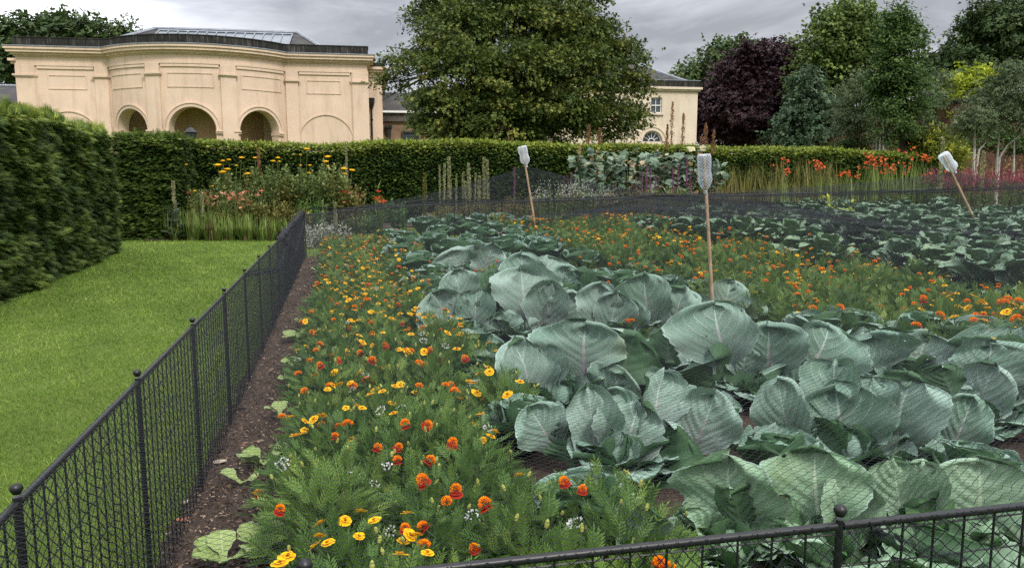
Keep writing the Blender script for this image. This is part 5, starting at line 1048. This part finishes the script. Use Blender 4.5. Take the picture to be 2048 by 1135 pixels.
YF=[(787,826),(640,1045),(690,1040),(722,1022),(748,1040),(718,1072),(655,1085),(630,1090),(575,1112),(560,1125),(645,830),(628,838),(610,842),(588,870),(600,868),(665,770),(678,768),(700,765),(655,778),(740,788),(752,778),(765,782),(790,772),(800,770),(715,812),(724,815),(692,815),(745,755),(760,735),(775,733),(695,700),(660,662),(690,672),(702,668),(736,640),(745,645),(768,632),(782,636),(790,640),(765,665),(770,672),(690,614),(697,600),(680,605),(713,595),(727,602),(820,628),(838,628),(832,615),(845,608),(835,640),(965,880),(982,872),(990,862),(820,1070),(835,1068),(805,1082),(855,1105),(800,1108),(640,1070),(800,685),(822,668),(812,660),(700,640),(735,560),(750,552),(710,620),(1998,922),(2015,918),(2030,924),(2042,920),(2000,684),(1985,680),(2030,660),(720,745),(668,745),(630,750),(745,690)]
OF=[(755,895),(797,893),(860,920),(845,960),(912,980),(970,1008),(560,1018),(517,985),(948,1095),(1318,1122),(902,768),(930,716),(855,850),(1302,940),(1165,978),(1128,962),(670,872),(810,1055),(810,848),(695,848),(720,706),(633,700),(770,690),(675,720),(910,662),(845,655),(880,660),(640,730),(795,920),(893,1002),(846,1052),(1880,770),(1885,778),(1716,776),(1800,755),(640,690),(812,700),(700,655),(745,720),(860,700),(905,885)]
def marigolds():
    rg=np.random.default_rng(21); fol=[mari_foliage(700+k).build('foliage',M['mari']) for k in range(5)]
    fm={k:[flower_mesh(k,710+j) for j in range(2)] for k in ('yellow','orange','orangeball','bud','white')}
    def plant(x,y,s,fl,label,group,sz=1.):
        g=float(gz(x,y))+.03; r=empty('marigold_plant',(x,y,g),label,'marigold',group,rel=True,rz=rg.uniform(0,6.28)); r.scale=(s,s,s*rg.uniform(.85,1.15))
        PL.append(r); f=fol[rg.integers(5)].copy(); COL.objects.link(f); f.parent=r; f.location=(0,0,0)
        for kind,n in fl:
            for _ in range(n):
                a=rg.random()*6.28; q=.27*math.sqrt(rg.random()); z=.05+.36*math.sqrt(max(.12,1-(q/.29)**2))
                o=fm[kind][rg.integers(2)].copy(); COL.objects.link(o); o.parent=r; o.name={'yellow':'flower','orange':'flower','orangeball':'flower','bud':'flower_bud','white':'white_blossom'}[kind]
                o.location=(q*math.cos(a),q*math.sin(a),z+rg.uniform(.0,.045)); o.rotation_euler=(rg.normal()*.3,rg.normal()*.3,rg.random()*6.28); k=sz*rg.uniform(.85,1.2); o.scale=(k,k,k)
    pts=[]; PL=[]
    # left band between the bare soil and the cabbages
    v=1.55
    while v<16.1:
        u0=-.03 if v<3 else -.1; u1=1.2 if v<2.95 else (.62 if v<4 else (1.0 if v<8 else 1.55))
        st=.33 if v<6 else .42
        for u in np.arange(u0,u1,st): pts.append((u+rg.normal()*.05,v+rg.normal()*.05,0))
        v+=st
    v=4.2
    while v<16.1:      # right band beyond the cabbages
        u0=3.95 if v>5.5 else 4.3; u0=u0-.14*max(0,v-9.5); u1=6.95
        for u in np.arange(u0,u1,.5): pts.append((u+rg.normal()*.08,v+rg.normal()*.08,1))
        v+=.5
    for u,v in MID: pts.append((u,v,2))
    cabs=[(o.location.x,o.location.y) for o in COL.objects if o.get('category')=='cabbage' and o.parent is None]
    for u,v,b in pts:
        x,y=uv2xy(u,v)
        if abs(x)/y>.85: continue
        if any((x-a)**2+(y-c)**2<(.17 if b!=2 and v>3 else .1)**2 for a,c in cabs): continue
        yl=.5+.5*hnoise(u*1.6,v*.8,5)
        near=v<3.6
        if b==0:
            w=np.clip(1.25-abs(v-6)*.09,.2,1); ny=rg.poisson((12. if v>6 else 4.6)*w*(yl+.25)**1.4*(u<.9)+.25); no=rg.poisson(.9); 
            fl=[('yellow',ny+(1 if v<5 and u<.35 else 0)),('orange',no),('orangeball',rg.poisson(.5)),('bud',2),('white',rg.poisson(.7))]
            lab,g=(('marigold near the front rail with yellow and crested orange flowers','marigolds at the front rail') if near else ('marigold in the left bed, thick with yellow flowers','marigolds in the left bed') if v<9.5 else ('small-flowered marigold at the far end of the left bed','far marigolds in the left bed'))
            s=1. if v<9 else .95
            if v<6.2: fl=[('bud',5),('white',rg.poisson(.6)),('orangeball' if rg.random()<.4 else 'yellow',rg.poisson(.35 if v<4 else 2.2))]
        elif b==1:
            ny=rg.poisson(30.*max(0,yl-.45)*1.6); fl=[('yellow',ny),('orange',rg.poisson(.6)),('orangeball',rg.poisson(2.8)),('bud',1),('white',0)]
            lab,g=('marigold in the right band between the cabbages and the crinkled brassicas','marigolds in the right band') if v<11 else ('marigold at the far end of the right band before the fence','far marigolds in the right band'); s=1.27
        else:
            fl=[('yellow',0),('orange',1),('orangeball',2),('bud',1)]; lab,g='marigold tucked between cabbages','marigolds growing among the cabbages'; s=.95
        plant(x,y,s,fl,lab,g,(.70 if b==1 else .85) if v>6 else 1.)
    bpy.context.view_layer.update()
    for lst,kinds in ((YF,('yellow',)),(OF,('orange','orange','orange','orangeball'))):
        for px,py in lst:
            z=.42
            for _ in range(3):
                p=GG(px,py,z); best=min(PL,key=lambda r:(r.location.x-p[0])**2+(r.location.y-p[1])**2); dd=math.hypot(best.location.x-p[0],best.location.y-p[1])/best.scale[0]
                z=best.scale[2]*(.06+.36*math.sqrt(max(.1,1-(dd/.3)**2)))+.035
            if dd>.45: continue
            kind=kinds[rg.integers(len(kinds))]; o=fm[kind][rg.integers(2)].copy(); COL.objects.link(o); o.name='flower'; o.parent=best
            o.location=best.matrix_world.inverted()@Vector(p); far=max(1.,p[1]/4.2); k=rg.uniform(.75,1.1)*far**.12; o.scale=(k,k,k); o.rotation_euler=(rg.normal()*.35,rg.normal()*.35,rg.random()*6.28)
    for l in fm.values():
        for o in l: bpy.data.objects.remove(o)
    for o in fol: bpy.data.objects.remove(o)
marigolds()
# pale seedlings on the bare strip
def seedlings():
    rg=np.random.default_rng(9)
    m=brassica_mat('pale_seedling_leaf',(.24,.34,.09),(.38,.47,.19),(.2,.28,.1),(.5,.56,.3),(.3,.38,.15),.1,.5)
    for px,py,s,lab,st in [(448,1128,.15,'broad pale green leaves on the soil at the bottom edge',5),(535,1100,.16,'pale yellow-green leaves beneath the yellow marigolds at the bottom edge',5),(525,930,.17,'flat pale green leaves at the marigold edge beside the bare soil',5),(482,965,.13,'small pale leaf pair lying on the bare soil',2),(560,832,.14,'pale leaf on the soil just below the broad-leaved seedling',3),(590,770,.17,'pale broad-leaved seedling at the edge of the yellow marigolds',4),(592,735,.18,'second pale seedling above the first at the marigold edge',4),(590,680,.2,'darker upright seedling with round leaves at the soil edge',6),(612,655,.18,'upright green seedling behind the darker one',5),(640,545,.2,'low pale seedling further along the soil strip',5),(655,520,.2,'low pale seedling, next to last along the soil strip',5),(665,490,.2,'low pale seedling near the far end of the soil strip',5)]:
        p=GG(px,py,.04); r=empty('seedling',(p[0],p[1],float(gz(p[0],p[1]))),lab,'seedling'); mb=MB()
        for i in range(st):
            put_leaf(mb,rg,[p[0],p[1],.04],i*6.28/st+rg.normal()*.3,rg.uniform(.1,.5),s*rg.uniform(.7,1.1),s*.8,cup=.2,arch=.6,ruf=.5,nu=11,nv=13,lobes=.12,pet=.3)
        mb.build('foliage',m,r,smooth=True)
seedlings()
# ================================================================ fences
def fence(name,label,u0,v0,du,dv,n,pitch,start,r,hb=None,rods=(.775,.65,.52,.38,.24,.10),cells=14):
    root=empty(name,(*uv2xy(u0,v0),0),label,'fence'); HF=.878
    def pt(s,z):
        x,y=uv2xy(u0+du*s,v0+dv*s); return np.array([x,y,float(gz(x,y))+z])
    S=[start+pitch*i for i in range(n+1)]
    for i,s in enumerate(S):
        mb=MB(); b=pt(s,0); tube(mb,[b-[0,0,.1],b+[0,0,HF+.005]],r,8); p=mb.build('post',M['metal'],root)
        mb=MB(); c=b+[0,0,HF+.024]; R=.0145; lathe(mb,[(.001,-R),(R*.6,-R*.8),(R,0),(R*.8,R*.6),(.001,R)],c,12); k=mb.build('finial',[M['metal']],root,smooth=True); k.parent=p; k.location=(0,0,0)
    for s0,s1 in zip(S[:-1],S[1:]):
        mb=MB(); a,b=pt(s0+r,HF-.01),pt(s1-r,HF-.01); tube(mb,[a,b],.0095,8); mb.build('rail',M['metal'],root,smooth=True)
        mb=MB()
        for k in range(1,cells):
            s=s0+(s1-s0)*k/cells; tube(mb,[pt(s,.02),pt(s,HF-.018)],.0028,5,cap=False)
        for z in (HF-.028,)+tuple(rods): tube(mb,[pt(s0,z),pt(s1,z)],.0022,4,cap=False)
        mb.build('bar_panel',M['metal'],root)
UL,VF,VB=-.738,1.378,15.95
fence('left_fence','black metal hoop-less fence with ball-topped posts running away along the lawn'.replace('hoop-less ',''),UL,0,0,1,14,1.082,.80,.010)
fence('front_fence','black metal fence with ball-topped posts crossing the bottom right corner',0,VF,1,0,6,1.099,-1.182,.0085)
fence('far_fence','low black metal fence with thin bars closing the plot in front of the flower border',0,VB,1,0,15,1.0,UL+.03,.010)
# ================================================================ poles with upturned plastic bottles
def bottle_mat():
    a=NT('clear_plastic'); co=a.coord('Object'); n=a.noise(14,3,.5,co)
    g=a.n('BsdfPrincipled'); g.inputs['Base Color'].default_value=(.80,.86,.92,1); g.inputs['Roughness'].default_value=.28; g.inputs['Specular IOR Level'].default_value=.8
    tr=a.n('BsdfTransparent',Color=(.93,.96,.98,1)).outputs[0]; lw=a.n('LayerWeight',Blend=.35).outputs['Facing']
    f=a.math('ADD',.08,a.math('ADD',a.math('MULTIPLY',lw,.6),a.math('MULTIPLY',n,.3)),True)
    return a.end(a.n('MixShader',i0=f,i1=tr,i2=g.outputs[0]).outputs[0])
M['plastic']=bottle_mat()
POLES=[]
def pole(neck,base,topc,Y,label,blab,R,lab2):
    n=P(*neck,Y); b=P(*base,Y); d=nrm(n-b)
    g=float(gz(b[0],b[1])); k=(b[2]-g+.15)/d[2]; foot=b-d*k
    t=P(*topc,Y); axis=nrm(t-n); Lb=float(np.linalg.norm(t-n))
    rr=empty('support_pole',foot,label,'pole'); mb=MB(); pr=.0155 if Y<10 else .02
    tube(mb,[foot,(foot+n)/2,n+axis*Lb*.93],[pr*1.1,pr,pr*.9],9); mb.build('shaft',M['wood'],rr,smooth=True)
    r2=empty('plastic_bottle',n,lab2,'bottle'); mb=MB()
    prof=[(.016,-.035*1),(.017,-.005),(.022,.005),(.035,.02),(R*.82,.055),(R,.095),(R*.97,.13),(R*.86,.17),(R*.86,.19),(R*.95,.22),(R*.97,.25),(R*.97,.30),(R*.85,.327),(R*.4,.33),(.004,.31)]
    z=Lb/.33; V=MB(); lathe(V,[(a,b_*z) for a,b_ in prof],(0,0,0),20,sq=lambda th:1+.05*np.cos(5*th))
    ax=axis; s=nrm(np.cross(ax,[0,1,0])); w=np.cross(ax,s); vv=V.v[0]; V.v[0]=n+vv[:,:1]*s+vv[:,1:2]*w+vv[:,2:]*ax
    V.build('body',M['plastic'],r2,smooth=True)
    V=MB()
    for zz in (-.030,-.012): lathe(V,[(.017,zz-.005),(.0195,zz-.003),(.0195,zz+.003),(.017,zz+.005)],(0,0,0),14)
    for q in range(len(V.v)): vv=V.v[q]; V.v[q]=n+vv[:,:1]*s+vv[:,1:2]*w+vv[:,2:]*ax
    V.build('neck_ring',plain('white_ring%d'%int(Y),(.6,.62,.6),.5),r2)
    POLES.append((n,t,Y,R))
pole((1053,331),(1069,445),(1044,292),15.2,'weathered leaning pole at the far end of the cabbages','', .095,'clear bottle upside down on the far leaning pole, in front of the hedge')
pole((1411,380),(1424,583),(1408,308),7.2,'straight wooden pole standing among the cabbages near the middle','', .066,'large clear bottle upside down on the nearest pole, under the net')
pole((1910,343),(1934,402),(1885,308),13.5,'wooden pole leaning left among the right-hand brassicas','', .10,'milky bottle tilted on the right-hand leaning pole')
# ================================================================ crop netting
def net_mat(name,dens=1.,cell=(.036,.021),thr=.024,alpha=1.):
    a=NT(name); lc=a.n('Attribute',{'attribute_name':'lc'}).outputs['Vector']; nz=a.n('TexNoise',Vector=lc,Scale=9.,Detail=2.).outputs['Color']
    nv=a.n('VectorMath',{'operation':'SUBTRACT'},i0=nz,i1=(.5,.5,.5)).outputs[0]; nv=a.n('VectorMath',{'operation':'SCALE'},i0=nv); nv.inputs['Scale'].default_value=.034
    v2=a.n('VectorMath',{'operation':'ADD'},i0=lc,i1=nv.outputs[0]).outputs[0]; s=a.n('SeparateXYZ',Vector=v2)
    A=a.math('DIVIDE',s.outputs[0],cell[0]); B=a.math('DIVIDE',s.outputs[1],cell[1])
    ge=a.n('NewGeometry'); dt=a.n('VectorMath',{'operation':'DOT_PRODUCT'},i0=ge.outputs['Incoming'],i1=ge.outputs['Normal']).outputs['Value']
    cs=a.math('MAXIMUM',a.math('ABSOLUTE',dt),.2); w=a.math('MULTIPLY',a.math('POWER',a.math('DIVIDE',1.,cs),.6),thr*dens)
    def line(x): return a.math('LESS_THAN',a.math('ABSOLUTE',a.math('SUBTRACT',a.math('FRACT',x),.5)),w)
    m=a.math('MAXIMUM',line(a.math('ADD',A,B)),line(a.math('SUBTRACT',A,B)))
    d=a.pbr((.010,.012,.016),.7,.15); tr=a.n('BsdfTransparent').outputs[0]
    return a.end(a.n('MixShader',i0=a.math('MULTIPLY',m,alpha),i1=tr,i2=d).outputs[0])
M['net']=net_mat('black_net'); M['netfold']=net_mat('folded_black_net',2.6,(.02,.014),.026); M['netdark']=net_mat('gathered_black_net',2.6,(.02,.014),.05); M['nethang']=net_mat('hanging_black_net',1.,(.036,.034),.040)
def net():
    root=empty('garden_net',(*uv2xy(2,6),.9),'fine black bird net draped over the whole vegetable plot','net')
    u=np.arange(UL,12.6,.09); v=np.concatenate([np.arange(VF,15.9,.09),[VB]]); U,Vv=np.meshgrid(u,v,indexing='ij'); X,Y=uv2xy(U,Vv); g=gz(X,Y)
    base=.884+.0*U; edge=np.minimum.reduce([U-UL,Vv-VF,VB-Vv]); e=sstep(edge/1.1)
    h=base+e*(.06+.02*np.sin(U*1.3+Vv*.6))
    pk=[(P(1053,331,15.2),4.6,2.3,0.),(P(1411,380,7.2),5.4,2.2,0.),(P(1910,343,13.5),5.6,2.0,0.),(np.array([*uv2xy(4.3,10.6),1.12+.2]),2.5,2.,0.)]
    hh=h.copy()
    for p,R,k,_ in pk:
        d=np.hypot(X-p[0],Y-p[1]); H=p[2]-float(gz(p[0],p[1])); f=np.clip(1-d/R,0,1)**k; en=sstep(edge/.5)
        hh=np.maximum(hh,base+(h-base)+(H-h)*f*en)
    # sag line: the cloth dips in the hollow between the poles
    q=np.exp(-((Vv-11.6+.34*(U-4))/1.1)**2)*sstep((U-1.2)/2.)*e; hh=hh-.10*q
    hh=hh+.010*hnoise(U*3,Vv*2.5)*e
    Z=g+hh; lc=np.stack([U+.03*hnoise(U*1.2,Vv*1.1,3),Vv*1.02+.05*hnoise(U*.9,Vv*.7,1),0*U],-1); mb=MB(); gridmesh(mb,X,Y,Z,.5,lc)
    mb.build('net_sheet',M['net'],root,smooth=True)
    # sides hanging down the fences
    for nm,(a0,a1),(o,axis),zl in (('left',(VF,VB),(UL+.025,0),.10),('front',(UL,6.),(VF-.022,1),.12),('far',(UL,12.),(VB-.03,1),.25)):
        s=np.arange(a0,a1,.04); z=np.linspace(0,1,18); Sg,Zg=np.meshgrid(s,z,indexing='ij'); low=zl+.05*hnoise(Sg*3,Sg*1.1)
        off=o+(.012+.03*Zg)*hnoise(Sg*5,Zg*2,2)*(1 if axis==0 else .5)+.02*(Zg)
        if nm=='front': off=o-.004-.012*Zg*(1+hnoise(Sg*5,Zg*3))
        Uq,Vq=(off,Sg) if axis==0 else (Sg,off); X,Y=uv2xy(Uq,Vq); Zz=gz(X,Y)+.884-(.884-low)*Zg
        lc=np.stack([Sg+.02*hnoise(Sg*4,Zg*4,1),(.905-.8*Zg)+.03*hnoise(Sg*3,Zg*3,5),0*Sg],-1); mb=MB(); gridmesh(mb,X,Y,Zz,.5,lc); mb.build('net_side',M['nethang'],root,smooth=True)
    # gathered folds
    def fold(pts,w,amp,seed,dens='netfold',thick=1.):
        rg=np.random.default_rng(seed); pts=np.array(pts,float); L=np.concatenate([[0],np.cumsum(np.linalg.norm(np.diff(pts,axis=0),axis=1))]); s=np.arange(0,L[-1],.05)
        C=np.stack([np.interp(s,L,pts[:,i]) for i in range(3)],1); kk=np.ones(9)/9; 
        for i in range(3): C[:,i]=np.convolve(np.pad(C[:,i],4,'edge'),kk,'valid')
        ww=np.interp(s,L,np.broadcast_to(w,(len(pts),))); tg=nrm(np.gradient(C,axis=0)); sd=np.cross(tg,[0,0,1.]); sd=nrm(sd); j=np.linspace(0,1,13)
        mb=MB(); Sg,J=np.meshgrid(s,j,indexing='ij'); o=amp*np.sin(J*11+Sg*2.1+seed)+amp*.6*hnoise(Sg*6,J*5,seed)
        V=C[:,None]+sd[:,None]*o[...,None]*thick-np.array([0,0,1.])*(J*ww[:,None]+.02*hnoise(Sg*4,J*2,seed+1))[...,None]
        lc=np.stack([Sg,J*.5,0*J],-1); gridmesh(mb,V[...,0],V[...,1],V[...,2],.5,lc); mb.build('net_fold',M[dens],root,smooth=True)
    P3=lambda px,py,Y:P(px,py,Y)
    fold([P3(612,414,15.9),P3(700,413,16.0),P3(780,408,16.1),P3(850,398,16.2),P3(900,398,16.3),P3(1060,398,16.6),P3(1190,393,16.9),P3(1300,388,17.1),P3(1420,386,17.4),P3(1560,385,17.8),P3(1800,379,18.3),P3(2060,371,18.8)],[.05,.07,.10,.14,.10,.09,.09,.09,.09,.10,.12,.08],.035,1,'netdark')
    fold([P3(1040,446,14.6),P3(1110,436,14.4),P3(1220,408,14.2),P3(1300,388,14.),P3(1400,394,13.6),P3(1500,406,13.2)],[.10,.07,.06,.10,.12,.10],.02,2,'netdark')
    fold([P3(1130,420,14.8),P3(1300,418,14.3),P3(1430,423,13.6),P3(1560,434,12.6),P3(1640,444,12.),P3(1740,452,11.3),P3(1850,460,10.7),P3(2070,467,9.6)],[.05,.07,.10,.17,.20,.16,.10,.10],.03,3,'netdark')
    fold([P3(1130,408,14.9),P3(1220,398,14.5),P3(1300,391,14.2),P3(1430,395,13.5),P3(1560,404,12.7),P3(1640,414,12.1),P3(1740,430,11.4),P3(1850,447,10.8),P3(2070,458,9.7)],[.10,.2,.27,.30,.32,.30,.22,.14,.1],.03,13,'netfold')
    fold([P3(1480,400,13.4),P3(1600,413,12.8),P3(1700,434,11.9),P3(1790,450,11.1)],[.08,.1,.1,.08],.03,6,'netdark')
    fold([P3(1790,455,11.),P3(1900,472,9.9),P3(1980,492,9.),P3(2070,508,8.4)],[.05,.05,.05,.05],.02,4)
    fold([P3(840,398,16.1),P3(852,404,16.1),P3(862,412,16.1)],[.22,.2,.1],.05,5)
    X=lambda v,z:np.array([*uv2xy(UL+.01,v),z])
    fold([X(9.6,.90),X(11.,.93),X(12.5,.95),X(14.,.98),X(15.2,1.),X(16.3,.98)],[.03,.05,.08,.10,.12,.12],.04,7)
    fold([X(6.2,.88),X(7.5,.76),X(9.,.60),X(10.5,.72),X(12.,.88)],[.03,.05,.06,.05,.03],.03,8)
    fold([X(10.2,.86),X(11.5,.62),X(13.,.5),X(14.5,.66),X(16.,.8)],[.05,.07,.08,.06,.05],.03,9)
    Fp=lambda u,z:np.array([*uv2xy(u,VF-.02),z]) 
    fold([Fp(1.03,.89),Fp(1.25,.80),Fp(1.5,.70),Fp(1.8,.60)],[.03,.025,.03,.03],.012,10)
    # sleeve of net over the nearest bottle
    n,t,Yb,R=POLES[1]; ax=nrm(t-n); s=nrm(np.cross(ax,[0,1,0])); w=np.cross(ax,s); z=np.linspace(0,1,20); th=np.linspace(0,2*math.pi,25)
    Zq,T=np.meshgrid(z,th,indexing='ij'); Lb=float(np.linalg.norm(t-n)); r=np.interp(Zq,[0,.25,.5,.8,.95,1],[.05,R+.012,R+.008,R+.012,R*.9,.01]); H=np.interp(Zq,[0,1],[-.02,Lb+.008])
    V=n+ax*H[...,None]+s*(r*np.cos(T))[...,None]+w*(r*np.sin(T))[...,None]; lc=np.stack([T*.12,H,0*H],-1); mb=MB(); gridmesh(mb,V[...,0],V[...,1],V[...,2],.5,lc); mb.build('net_sleeve',net_mat('sleeve_net',1.,(.05,.028),.045),root,smooth=True)
net()
